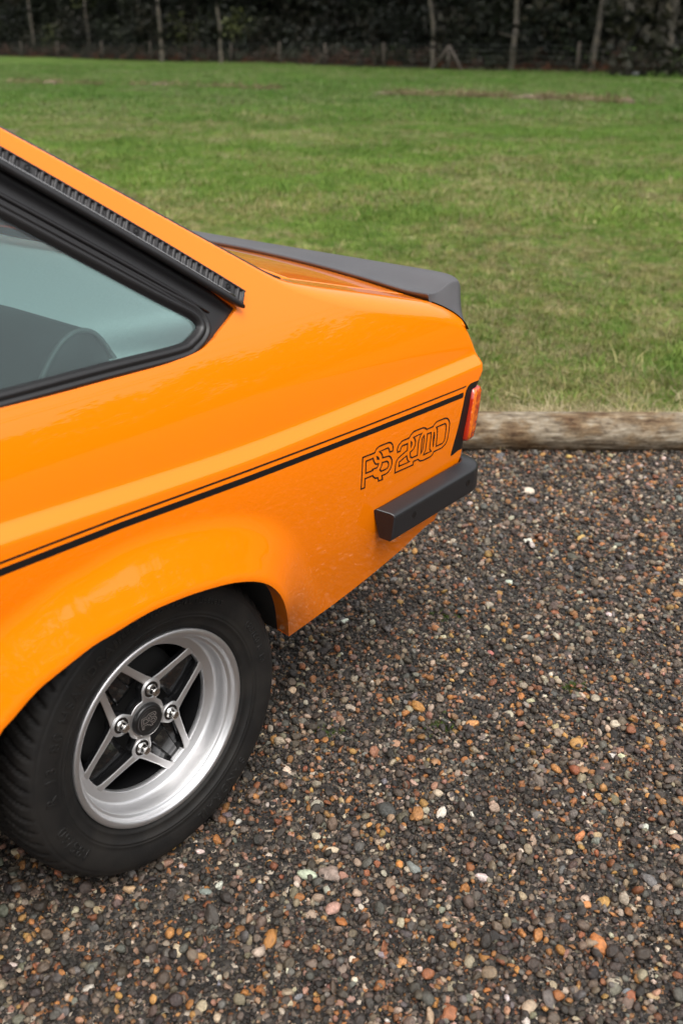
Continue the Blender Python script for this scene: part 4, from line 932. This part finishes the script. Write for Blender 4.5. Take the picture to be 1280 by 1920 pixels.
rot = np.stack([rng.normal(0, .5, n), rng.normal(0, .5, n), rng.uniform(0, 6.28, n)], -1)
src = [src_obj(*stone_shape(2 if k < 6 else 1, 20+k, k % 4 != 1), M['stone']) for k in range(9)]
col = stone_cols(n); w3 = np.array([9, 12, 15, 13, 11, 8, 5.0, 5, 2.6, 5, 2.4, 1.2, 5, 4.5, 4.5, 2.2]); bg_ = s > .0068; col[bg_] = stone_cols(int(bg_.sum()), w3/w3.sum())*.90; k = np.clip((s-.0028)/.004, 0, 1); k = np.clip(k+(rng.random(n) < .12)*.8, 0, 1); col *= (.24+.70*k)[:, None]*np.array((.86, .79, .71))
scatter('loose_gravel', pts, rot, np.stack([s, s*rng.uniform(.8, 1.1, n), s*rng.uniform(.75, 1.1, n)], -1), col, src, 'stuff', gravel)
# the biggest pebbles, each by itself
shapes = []
for k in range(8):
    v, f = stone_shape(3 if k < 3 else 2, 60+k, k in (1, 2, 4, 6, 7)); me = bpy.data.meshes.new('pebble'); me.from_pydata(v, [], f); me.materials.append(M['stone_big']); me.polygons.foreach_set('use_smooth', np.ones(len(me.polygons), bool)); me.update(); shapes.append(me)
def pebble(x, y, s, c, k, rz, asp=(1, 1, 1)):
    o = bpy.data.objects.new('pebble', shapes[k]); link(o, gravel); o.location = (x, y, float(gz(np.array([x]), np.array([y]))[0])+s*.30); o.rotation_euler = (rng.normal(0, .22), rng.normal(0, .22), rz); o.scale = (s*asp[0], s*asp[1], s*asp[2]); o.color = (*c, 1); return o
OR = (.40, .175, .055); TAN = (.36, .25, .15); PALE = (.52, .47, .40); GREY = (.16, .155, .15); DK = (.055, .048, .045); PINK = (.42, .17, .13); SLATE = (.17, .19, .19); BR = (.26, .13, .075)
KN = [
(0.655, -1.141, 0.0145, OR, (1, 0.87, 1.07)),
(0.314, -1.193, 0.0178, PALE, (1, 0.80, 0.83)),
(0.617, -0.750, 0.0141, OR, (1, 0.71, 1.05)),
(0.257, -1.308, 0.0140, OR, (1, 0.71, 1.04)),
(0.270, -1.328, 0.0146, OR, (1, 0.71, 1.03)),
(-0.106, -0.750, 0.0146, TAN, (1, 0.79, 1.01)),
(-0.120, -0.873, 0.0132, OR, (1, 0.86, 0.98)),
(-0.121, -0.949, 0.0095, OR, (1, 0.79, 0.95)),
(-0.100, -0.922, 0.0083, GREY, (1, 0.94, 0.92)),
(-0.167, -0.745, 0.0122, TAN, (1, 0.69, 0.94)),
(-0.106, -0.789, 0.0130, BR, (1, 0.70, 1.09)),
(0.002, -0.860, 0.0096, PALE, (1, 0.86, 0.98)),
(0.331, -0.966, 0.0225, DK, (1, 0.93, 1.04)),
(0.518, -1.271, 0.0141, OR, (1, 0.77, 1.02)),
(0.540, -1.291, 0.0110, TAN, (1, 0.90, 1.10)),
(0.760, -1.209, 0.0122, PALE, (1, 0.87, 1.04)),
(0.771, -1.227, 0.0113, PALE, (1, 0.70, 0.80)),
(0.525, -0.945, 0.0121, OR, (1, 0.85, 1.02)),
(0.457, -0.832, 0.0158, BR, (1, 0.92, 1.07)),
(0.028, -1.286, 0.0140, TAN, (1, 0.73, 0.81)),
(0.922, -0.814, 0.0112, PINK, (1, 0.75, 0.96)),
(1.445, -0.967, 0.0124, OR, (1, 0.88, 0.84)),
(0.776, -0.965, 0.0122, OR, (1, 0.66, 1.00)),
(0.773, -1.073, 0.0118, TAN, (1, 0.80, 0.81)),
(0.841, -0.795, 0.0120, TAN, (1, 0.79, 0.91)),
(0.317, -0.886, 0.0107, OR, (1, 0.82, 0.89)),
(0.603, -1.415, 0.0108, OR, (1, 0.86, 1.04)),
(0.285, -1.522, 0.0118, TAN, (1, 0.72, 0.81)),
(0.263, -1.488, 0.0105, SLATE, (1, 0.92, 0.97)),
(-0.223, -0.975, 0.0090, PALE, (1, 0.82, 0.92)),
(-0.248, -0.846, 0.0080, TAN, (1, 0.91, 1.04)),
(0.403, -0.903, 0.0118, GREY, (1, 0.83, 0.99)),
(0.528, -1.297, 0.0094, GREY, (1, 0.90, 0.95)),
(0.466, -1.286, 0.0153, DK, (1, 0.81, 0.89)),
(0.230, -1.176, 0.0087, TAN, (1, 0.67, 0.83)),
(0.440, -1.086, 0.0097, PALE, (1, 0.69, 0.93)),
(0.156, -0.954, 0.0098, TAN, (1, 0.72, 1.07)),
(-0.075, -1.116, 0.0084, GREY, (1, 0.83, 0.97)),
(0.192, -1.194, 0.0106, TAN, (1, 0.66, 0.99)),
(0.462, -1.360, 0.0119, DK, (1, 0.81, 0.90)),
(0.617, -1.352, 0.0103, PALE, (1, 0.84, 0.97)),
(0.301, -0.879, 0.0098, TAN, (1, 0.78, 1.08)),
(0.132, -0.771, 0.0111, PALE, (1, 0.72, 0.81)),
(0.035, -0.773, 0.0100, PALE, (1, 0.89, 1.01)),
(0.175, -0.732, 0.0098, TAN, (1, 0.71, 1.07)),
(1.619, -0.830, 0.0109, PALE, (1, 0.93, 0.91)),
(1.251, -1.038, 0.0105, BR, (1, 0.93, 1.03)),
(1.070, -0.337, 0.0118, PALE, (1, 0.67, 1.10)),
(0.128, -1.166, 0.0139, DK, (1, 0.90, 0.80)),
(0.118, -1.397, 0.0102, PALE, (1, 0.93, 1.08)),
(0.098, -1.310, 0.0091, PALE, (1, 0.89, 0.89)),
(0.135, -1.354, 0.0078, PALE, (1, 0.77, 1.08)),
(-0.137, -1.006, 0.0086, SLATE, (1, 0.73, 0.98)),
(-0.235, -0.884, 0.0079, SLATE, (1, 0.92, 0.90)),
]

for x, y, s_, c, asp in KN:
    pebble(x, y, s_, np.array(c)*rng.normal(1, .06, 3), int(rng.integers(0, 8)), rng.uniform(0, 6.28), asp)
nk = 300-len(KN); p = yard_pts(nk*6, -1.5, 1.5, -2.75, -.1); p = p[view_keep(p, .05)]; p = p[~((np.abs(p[:, 0]) < .3)&(p[:, 1] > -.80)&(p[:, 1] < .8))][:nk]
w2 = np.array([3, 6, 12, 12, 10, 8, 6, 7, 5, 7, 4, 2.5, 6, 7, 6, 4.]); w2 /= w2.sum(); cc = stone_cols(len(p), w2)
for i, q in enumerate(p): pebble(q[0], q[1], float(np.clip(.0125*rng.lognormal(0, .30), .008, .022)), cc[i], int(rng.integers(0, 8)), rng.uniform(0, 6.28), (1, rng.uniform(.7, 1), rng.uniform(.7, 1)))

# ------------------------------------------------------------------ grass
M['blade'] = colour_mat('grass_blade', .55, True, .25, trans=.35)
def tuft(seed, n, h, spread, wd, lean):
    r_ = np.random.default_rng(seed); v = []; f = []
    for i in range(n):
        a = r_.uniform(0, 6.28); rr = spread*math.sqrt(r_.random()); x, y = rr*math.cos(a), rr*math.sin(a); b2 = r_.uniform(0, 6.28); ln = lean*r_.uniform(.2, 1.3); hh = h*r_.uniform(.5, 1.15); w_ = wd*r_.uniform(.7, 1.2)
        d = np.array([math.cos(b2), math.sin(b2), 0]); sd = np.array([-d[1], d[0], 0])*w_/2; k = len(v); o = np.array([x, y, 0.])
        for t, ww in ((0, 1), (.5, .8), (1, .12)):
            c = o+d*hh*ln*t*t+np.array([0, 0, hh*t*(1-.30*ln*t)])
            v += [tuple(c-sd*ww), tuple(c+sd*ww)]
        f += [(k, k+1, k+3, k+2), (k+2, k+3, k+5, k+4)]
    return v, f
def grass_cols(p):
    n = len(p); a = vnoise(p[:, 0], p[:, 1], .8, 8); b2 = vnoise(p[:, 0], p[:, 1], .22, 9); c3 = vnoise(p[:, 0], p[:, 1], 2.6, 10); bb = (p[:, :2]-LO)@LN
    g = np.array([(.100, .185, .022), (.150, .240, .036), (.205, .290, .054)])[rng.integers(0, 3, n)]
    straw = np.array([(.40, .35, .15), (.31, .315, .085), (.48, .42, .21)])[rng.integers(0, 3, n)]
    prob = np.clip((.55*a+.35*b2+.35*c3-.46)*2.1, .05, .75)+.55*np.exp(-np.clip(bb-.08, 0, None)/.10); k = rng.random(n) < prob; c = np.where(k[:, None], straw*(.5+.5*rng.random((n, 1))), g)
    dk = np.clip(1.12-.22*vnoise(p[:, 0], p[:, 1], 1.1, 12)-.12*vnoise(p[:, 0], p[:, 1], .35, 13), .6, 1.2); far = np.clip((bb-4)/18, 0, 1)[:, None]; c = c*(1-far*np.array((.48, .34, .40))); return np.clip(c*dk[:, None]*rng.lognormal(0, .14, (n, 1)), .004, .6)  # far: tree shade and lens falloff put into the colour of distant blades
def grass_layer(name, n, b0, b1, a_half, size, src, mrg, pw=1.):
    t = rng.random(n); b2 = b0+(b1-b0)*t**pw; a = rng.uniform(-1, 1, n)*(a_half+b2*.48); p = LO+a[:, None]*LD+b2[:, None]*LN; p = p[view_keep(p, mrg)]; n = len(p); z = fz(p[:, 0], p[:, 1])-.004
    s = size*rng.lognormal(0, .28, n)*(.8+.4*vnoise(p[:, 0], p[:, 1], .6, 14)); pp = np.column_stack([p, z])
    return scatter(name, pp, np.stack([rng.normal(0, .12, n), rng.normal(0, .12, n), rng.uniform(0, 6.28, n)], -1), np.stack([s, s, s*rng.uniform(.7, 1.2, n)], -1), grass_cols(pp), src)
near = [src_obj(*tuft(70+k, 18, .028, .030, .0026, 1.3), M['blade']) for k in range(6)]
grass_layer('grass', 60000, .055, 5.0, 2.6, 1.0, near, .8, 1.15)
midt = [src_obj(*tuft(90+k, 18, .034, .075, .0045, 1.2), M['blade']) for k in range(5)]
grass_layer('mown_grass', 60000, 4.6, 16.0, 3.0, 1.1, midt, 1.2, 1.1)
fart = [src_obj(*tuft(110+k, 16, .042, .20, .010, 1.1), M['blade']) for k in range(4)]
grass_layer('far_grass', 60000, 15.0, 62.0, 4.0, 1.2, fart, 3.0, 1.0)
# dead straw hanging over the log's back edge
dead = [src_obj(*tuft(130+k, 9, .055, .02, .0028, 2.2), M['blade']) for k in range(4)]
n = 1900; a = rng.uniform(-1.9, 1.7, n); b2 = .055+rng.exponential(.05, n); p = LO+a[:, None]*LD+b2[:, None]*LN; c = np.array([(.52, .43, .27), (.43, .36, .21), (.32, .26, .13)])[rng.integers(0, 3, n)]*rng.lognormal(0, .2, (n, 1))
scatter('dead_straw', np.column_stack([p, fz(p[:, 0], p[:, 1])+.004]), np.stack([rng.normal(0, .3, n), rng.normal(0, .3, n), rng.uniform(0, 6.28, n)], -1), np.ones((n, 3))*rng.uniform(.6, 1.1, (n, 1)), c, dead)
# moss and tiny weeds in the gravel
n = 260; ctr = np.array([(.93, -1.03), (.62, -.88), (1.6, -.16), (1.9, -.02), (2.3, -.38), (1.0, -.62), (.45, -.72)]); k = rng.integers(0, len(ctr), n); p = ctr[k]+rng.normal(0, .016, (n, 2))
scatter('moss', np.column_stack([p, gz(p[:, 0], p[:, 1])+.002]), np.stack([rng.normal(0, .4, n), rng.normal(0, .4, n), rng.uniform(0, 6.28, n)], -1), np.ones((n, 3))*rng.uniform(.10, .22, (n, 1)), np.array((.075, .12, .02))*rng.lognormal(0, .3, (n, 1)), [src_obj(*tuft(150+k_, 14, .034, .030, .006, 1.2), M['blade']) for k_ in range(3)])
# fallen leaf on the gravel
def leaf(x, y, s, rz, label):
    out = [(0, -1), (.18, -.72), (.55, -.62), (.40, -.35), (.80, -.15), (.52, .05), (.62, .45), (.30, .42), (.10, 1.0), (-.12, .55), (-.5, .55), (-.42, .12), (-.85, -.05), (-.45, -.32), (-.5, -.62), (-.15, -.72)]
    c, sn = math.cos(rz), math.sin(rz); z0 = float(gz(np.array([x]), np.array([y]))[0])+.011; v = [(x, y, z0+.002)]+[(x+s*(c*a-sn*b2), y+s*(sn*a+c*b2), z0+s*.28*(abs(a)**1.5)-s*.1*b2) for a, b2 in out]; n_ = len(out)
    o = obj('fallen_leaf', v, [(0, 1+i, 1+(i+1) % n_) for i in range(n_)], mat('dead_leaf', (.30, .16, .075), .6, var=(60, (.17, .085, .04), .8)))
    md = o.modifiers.new('thickness', 'SOLIDIFY'); md.thickness = .0006
    return tag(o, label, 'leaf')
leaf(.678, -1.186, .017, .6, 'brown lobed dead leaf lying on the gravel at the right')
leaf(.513, -.946, .012, 2.2, 'small orange dead leaf lying on the gravel nearer the wheel')

# ------------------------------------------------------------------ line of raked turf across the field
M['clod'] = mat('dead_turf', (.16, .12, .075), rough=.95, bump=(30, .9, 6), var=(6, (.07, .05, .032), .9))
ST = [(17.0, 33.5), (18.276, 28.642), (20.184, 23.941), (20.624, 15.459), (21.741, 11.769), (22.112, 9.2), (22.6, 5.5)]
sl_ = np.array(smooth_line(ST, 60)); n = 1500; k = rng.integers(0, len(sl_), n); p = sl_[k]+rng.normal(0, .13, (n, 2))*np.array([1, 1]); den = vnoise(p[:, 0], p[:, 1], 1.3, 21); keep = (den > .36)&(rng.random(n) < np.clip((35-p[:, 1])/22+.2, .35, 1)); p = p[keep]; n = len(p)
scatter('raked_dead_grass', np.column_stack([p, fz(p[:, 0], p[:, 1])]), np.stack([rng.normal(0, .5, n), rng.normal(0, .5, n), rng.uniform(0, 6.28, n)], -1), np.ones((n, 3))*rng.uniform(.8, 1.7, (n, 1)), np.array([(.27, .21, .12), (.14, .10, .06), (.20, .17, .08)])[rng.integers(0, 3, n)], [src_obj(*tuft(170+k_, 22, .075, .13, .012, 1.6), M['blade']) for k_ in range(3)])
def mound(x, y, rx, ry, h, label):
    r_ = np.random.default_rng(int(abs(x*97+y*31))); bm = bmesh.new(); bmesh.ops.create_icosphere(bm, subdivisions=3, radius=1)
    ph = r_.uniform(0, 6, 6)
    for v in bm.verts:
        q = v.co.copy(); d = 1+.16*math.sin(3.1*q.x+ph[0])*math.sin(2.7*q.y+ph[1])+.12*math.sin(7*q.x+ph[2])*math.sin(6*q.z+ph[3])+.08*math.sin(13*q.y+ph[4])
        v.co = (q.x*rx*d, q.y*ry*d, q.z*h*d)
    z0 = float(fz(np.array([x]), np.array([y]))[0]); vv = [(v.co.x+x, v.co.y+y, v.co.z+z0) for v in bm.verts]; ff = [tuple(q.index for q in g_.verts) for g_ in bm.faces]; bm.free()
    return tag(obj('turf_mound', vv, ff, M['clod']), label, 'mound', 'mounds of dead turf on the field')
for x, y, rx, ry, h, lb in ((22.1, 9.3, .18, .25, .115, 'brown turf mound at the right edge of the photo'), (21.95, 10.25, .16, .32, .10, 'tan turf mound just left of the one cut by the right edge'), (21.75, 11.6, .16, .45, .09, 'long turf mound in front of the trunk with the bare branch stub'), (20.7, 15.0, .14, .50, .07, 'low pale turf ridge in front of the pointed fence brace'), (20.25, 23.2, .2, .45, .10, 'dark turf mound above the car roofline at the left'), (18.9, 26.8, .2, .25, .10, 'small round turf mound left of the dark one'), (20.45, 19.2, .14, .25, .06, 'little pale turf heap alone between two ridges')):
    mound(x, y, rx, ry, h, lb)
for x, y, s_, lb in ((8.2, 12.6, .22, 'flat bare earth patch in the grass nearest the car roof'), (8.9, 14.2, .2, 'flat bare earth patch in the grass furthest left above the car'), (9.6, 11.2, .17, 'flat bare earth patch in the grass furthest right of three above the car')): mound(x, y, s_, s_*1.3, .022, lb)
v, f = box((38.3, 17.1, .16), (.12, .85, .10), Matrix.Rotation(R(12), 3, 'Z'))
o = obj('plastic_scrap', v, f, mat('white_plastic', (.42, .43, .43), .5), None, False); md = o.modifiers.new('bevel', 'BEVEL'); md.width = .02; md.segments = 2
tag(o, 'small white scrap lying in the grass near the fence at the right', 'litter')

# ------------------------------------------------------------------ wire fence with timber posts
M['post'] = mat('grey_fence_timber', (.075, .060, .047), rough=.85, bump=(40, .5, 6), var=(9, (.04, .034, .028), .8)); M['wire'] = mat('fence_wire', (.10, .105, .10), rough=.5, metal=.5)
FL = [(56, 112), (51.163, 80.545), (46.72, 47.954), (42.075, 28.234), (41.525, 16.385), (41.2, 4.), (41.0, -8.)]
fl = np.array(FL); seg = np.concatenate([[0], np.cumsum(np.hypot(*np.diff(fl, axis=0).T))])
def fpt(s): return np.array([np.interp(s, seg, fl[:, 0]), np.interp(s, seg, fl[:, 1])])
fence = thing('wire_fence', 'low wire fence on grey timber posts between the field and the trees', 'fence', (41.5, 20, 0))
def wpart(name, mb, m, smooth=True):
    o = mb.obj(name, m, None, smooth); o.parent = fence; o.matrix_parent_inverse = Matrix.Translation((-41.5, -20, 0)); return o
sP = [float(np.interp(-y, -fl[:, 1], seg)) for y in (100, 92, 84, 76.5, 70.2, 63.5, 57, 47.95, 42.5, 38, 33, 21.3, 10., 3.6, -3.)]
for s_ in sP:
    q = fpt(s_); h = 1.22+rng.uniform(-.06, .06); dx, dy = rng.normal(0, .03, 2)
    wpart('post', MB().add(*tube([(q[0], q[1], -.1), (q[0]+dx*.5, q[1]+dy*.5, h*.5), (q[0]+dx, q[1]+dy, h-.04), (q[0]+dx, q[1]+dy, h)], [.062, .06, .058, .03], 9)), M['post'])
q = fpt(float(np.interp(-28.234, -fl[:, 1], seg))); t_ = (fpt(seg[3]+1)-fpt(seg[3]-1)); t_ /= np.linalg.norm(t_)
wpart('post', MB().add(*tube([(q[0], q[1], -.1), (q[0], q[1], 1.06)], .075, 9)), M['post'])
for s_ in (1, -1): wpart('brace', MB().add(*tube([(q[0]+t_[0]*s_*.95-.1, q[1]+t_[1]*s_*.95, .0), (q[0]+t_[0]*s_*.02-.02, q[1]+t_[1]*s_*.02, 1.08)], .06, 9)), M['post'])
for h in (.12, .35, .6, .85, 1.05):
    wpart('wire', MB().add(*tube([(*fpt(s_), h+.02*math.sin(s_*1.7)+.05) for s_ in np.linspace(0, seg[-1], 90)], .006, 5)), M['wire'])

# ------------------------------------------------------------------ trees along the fence and the dark wood behind
M['bark'] = mat('pale_lichened_bark', (.105, .088, .066), rough=.9, bump=(12, .9, 7), var=(2.2, (.022, .020, .017), 1.0)); M['leaf'] = colour_mat('leaf', .6, True, .25, trans=.2)
M['crown'] = mat('dark_leaf_crown', (.020, .026, .013), rough=.6, var=(1.3, (.038, .044, .020), .8))
def leaf_cloud(seed, n, rad, sz, flat=.8):
    r_ = np.random.default_rng(seed); v = []; f = []
    for i in range(n):
        d = r_.normal(size=3); d /= np.linalg.norm(d); c = d*rad*r_.random()**.45*np.array([1, 1, flat]); a = r_.normal(size=3); a /= np.linalg.norm(a); b2 = np.cross(a, r_.normal(size=3)); b2 /= np.linalg.norm(b2)+1e-9; s_ = sz*r_.uniform(.5, 1.2); k = len(v)
        v += [tuple(c-a*s_), tuple(c+b2*s_*.5), tuple(c+a*s_), tuple(c-b2*s_*.5)]; f.append((k, k+1, k+2, k+3))
    return v, f
crown_me = []
for k in range(3):
    r_ = np.random.default_rng(200+k); V = []; F = []
    for j in range(26):
        v, f = leaf_cloud(300+k*40+j, 46, r_.uniform(.6, 1.1), .17); c = np.array([r_.normal(0, 1.25), r_.normal(0, 1.25), r_.uniform(-2.2, 3.0)]); q0 = len(V); V += [tuple(np.array(q)+c) for q in v]; F += [tuple(i+q0 for i in g_) for g_ in f]
    me = bpy.data.meshes.new('crown'); me.from_pydata(V, [], F); me.materials.append(M['crown']); me.update(); crown_me.append(me)
def tree(x, y, pts, r0, label, k, limbs=()):
    t = thing('tree', label, 'tree', (x, y, 0), 'trees behind the fence')
    pth = smooth_line([(a, b2, c) for a, b2, c in pts], 5); n = len(pth)
    o = MB().add(*tube(pth, [r0*(1.25 if i == 0 else 1)*(1-.65*i/n)*(1+.07*math.sin(i*1.9+k)) for i in range(n)], 12)).obj('trunk', M['bark'], t)
    for (z, ang, ln, up) in limbs:
        b0 = np.array([np.interp(z, [p_[2] for p_ in pth], [p_[i] for p_ in pth]) for i in (0, 1)]); d = np.array([math.cos(ang), math.sin(ang)])
        MB().add(*tube([(*b0, z), (*(b0+d*ln*.5), z+up*.4), (*(b0+d*ln), z+up)], [r0*.3, r0*.2, r0*.07], 7)).obj('limb', M['bark'], t)
    c = bpy.data.objects.new('crown', crown_me[k % 3]); link(c, t); e = pth[-1]; c.location = (e[0], e[1], e[2]+.2); c.rotation_euler = (0, 0, k*1.3); c.scale = (1.25, 1.25, 1.1)
    return t
def tower(lean1, lean2, h=9.): return [(0, 0, -.1), (lean1[0]*.3, lean1[1]*.3, 1.0), (lean1[0], lean1[1], 2.6), (lean1[0]*.8+lean2[0], lean1[1]*.8+lean2[1], 5.5), (lean2[0]*1.3, lean2[1]*1.3, h)]
rt = np.array([.65, -.76])
def tw(a, b2, c, h=9.): return [(0, 0, -.1), (rt[0]*a*.4, rt[1]*a*.4, .9), (rt[0]*a, rt[1]*a, 2.0), (rt[0]*b2, rt[1]*b2, 3.6), (rt[0]*c, rt[1]*c, h*.65), (rt[0]*c*1.2, rt[1]*c*1.2, h)]
tree(52.27, 76.98, tw(-.02, -.08, .0), .15, 'thin dim trunk furthest left behind the fence', 0)
tree(51.63, 68.65, tw(-.05, -.1, .1), .13, 'slender dim trunk between the furthest left trunk and the pale one', 1)
tree(47.00, 54.74, tw(.0, -.05, .1), .165, 'pale straight trunk left of the pair of trunk and fence post', 2, [(3.4, 1.0, 1.5, .8)])
tree(44.35, 46.28, tw(.02, -.12, .1), .12, 'slim pale trunk standing just left of a fence post', 3)
tree(42.46, 29.43, tw(-.05, -.35, -.5), .13, 'grey trunk curving to the left behind the pointed fence brace', 4)
tree(42.17, 24.84, tw(.10, .05, .2), .15, 'upright trunk with a bare branch stub right of the pointed fence brace', 5, [(1.45, 2.3, .8, .18)])
tree(42.17, 20.83, tw(.16, .22, .3), .155, 'pale trunk leaning to the right from its foot', 6, [(2.6, -2., 1.2, .9)])
tree(42.08, 17.39, tw(.05, .12, .3), .165, 'furthest right trunk in view, half in shade, behind the white scrap', 7, [(2.9, .3, 1.2, .7)])
q = fpt(float(np.interp(-38.1, -fl[:, 1], seg)))
tag(MB().add(*tube([(q[0]-.3, q[1]+.55, .05), (q[0], q[1]+.1, .55), (q[0]+.2, q[1]-.4, 1.05)], [.05, .045, .03], 8)).obj('leaning_branch', M['bark']), 'cut branch leaning against the fence left of the pointed brace', 'branch')
# dense evergreen wood behind
n = 5200; s_ = rng.uniform(-4, seg[-1]+4, n); base = np.stack([np.interp(s_, seg, fl[:, 0]), np.interp(s_, seg, fl[:, 1])], -1); dp = 3.2+rng.random(n)**1.3*11; hh = rng.random(n)**.85*11.5-.2
lo = hh < 2.4; dp[lo] = 1.6+rng.random(lo.sum())**1.2*6
dir_ = np.array([.985, -.17]); p = base+dir_*dp[:, None]; lum = rng.lognormal(0, .32, (n, 1)); c = np.array([(.010, .0135, .0075), (.015, .018, .0095), (.020, .0185, .012), (.0095, .012, .0075)])[rng.integers(0, 4, n)]*lum
sp_ = rng.random(n) < .03; c[sp_] = np.array((.07, .08, .026))*rng.uniform(.6, 1.1, (sp_.sum(), 1))
scatter('dense_wood', np.column_stack([p, hh]), rng.uniform(0, 6.28, (n, 3)), np.ones((n, 3))*rng.uniform(.8, 1.7, (n, 1)), c, [src_obj(*leaf_cloud(400+k, 130, 1.0, .14), M['leaf'], False) for k in range(5)])
n = 1500; s_ = rng.uniform(0, seg[-1], n); base = np.stack([np.interp(s_, seg, fl[:, 0]), np.interp(s_, seg, fl[:, 1])], -1); p = base+dir_*(.15+rng.random(n)**1.5*2.2)[:, None]; hh = .05+rng.random(n)**2*.75
c = np.array([(.055, .030, .020), (.038, .028, .021), (.030, .029, .019), (.024, .028, .016)])[rng.integers(0, 4, n)]*rng.lognormal(0, .25, (n, 1)); rust = hh < .14; c[rust] = np.array((.085, .033, .015))*rng.uniform(.6, 1.2, (rust.sum(), 1))
scatter('bramble_and_bracken', np.column_stack([p, hh]), rng.uniform(0, 6.28, (n, 3)), np.ones((n, 3))*rng.uniform(.18, .5, (n, 1)), c, [src_obj(*leaf_cloud(420+k, 60, 1.0, .22), M['leaf'], False) for k in range(3)])
v, f = [], []
for i, s_ in enumerate(np.linspace(-2, seg[-1]+2, 40)):
    q = np.array([np.interp(s_, seg, fl[:, 0]), np.interp(s_, seg, fl[:, 1])]); a, b2 = q+dir_*.05, q+dir_*24; v += [(*a, .085), (*b2, .10)]
f = [(2*i, 2*i+1, 2*i+3, 2*i+2) for i in range(39)]
tag(obj('woodland_floor', v, f, mat('leaf_litter', (.035, .026, .018), .95, var=(1.2, (.06, .035, .02), .8))), kind='structure')
# tree belt on the near side of the yard, mirrored in the paintwork
n = 2600; th = rng.uniform(R(-205), R(25), n); rad_ = rng.uniform(40, 47, n); cx, cy = .3, 0.; top = 7.6+1.6*vnoise(th*20, th*0, 1.0, 31)+1.2*vnoise(th*60, th*0, 1., 32); hh = rng.random(n)**.8*top
c = np.array([(.035, .034, .022), (.045, .04, .028), (.03, .036, .018)])[rng.integers(0, 3, n)]*rng.lognormal(0, .25, (n, 1))
keepb = ~((np.degrees(th) > -8)&(rad_*np.cos(th) > 38)); p = np.stack([cx+rad_*np.cos(th), cy+rad_*np.sin(th), hh], -1)[keepb]; c = c[keepb]; n = len(p)
scatter('tree_belt', p, rng.uniform(0, 6.28, (n, 3)), np.ones((n, 3))*rng.uniform(.9, 1.8, (n, 1)), c, [src_obj(*leaf_cloud(440+k, 70, 1.0, .2), M['leaf'], False) for k in range(4)])

# overhead cables above the near side of the yard: nothing of them is in front of the camera, the paint and the glass mirror them
mb = MB()
for (x0_, y0_, z0_), (x1_, y1_, z1_), sag in (((-14, -13, 7.6), (26, -19, 8.2), .9), ((-14, -13.2, 7.1), (26, -19.3, 7.7), .95), ((-14, -13.4, 6.6), (26, -19.6, 7.2), 1.0), ((-14, -9, 4.6), (26, -14, 5.2), .8)):
    t = np.linspace(0, 1, 60); mb.add(*tube([(x0_+(x1_-x0_)*k, y0_+(y1_-y0_)*k, z0_+(z1_-z0_)*k-sag*4*k*(1-k)) for k in t], .014, 5))
tag(mb.obj('overhead_cables', mat('black_cable', (.01, .01, .01), .6)), kind='stuff')
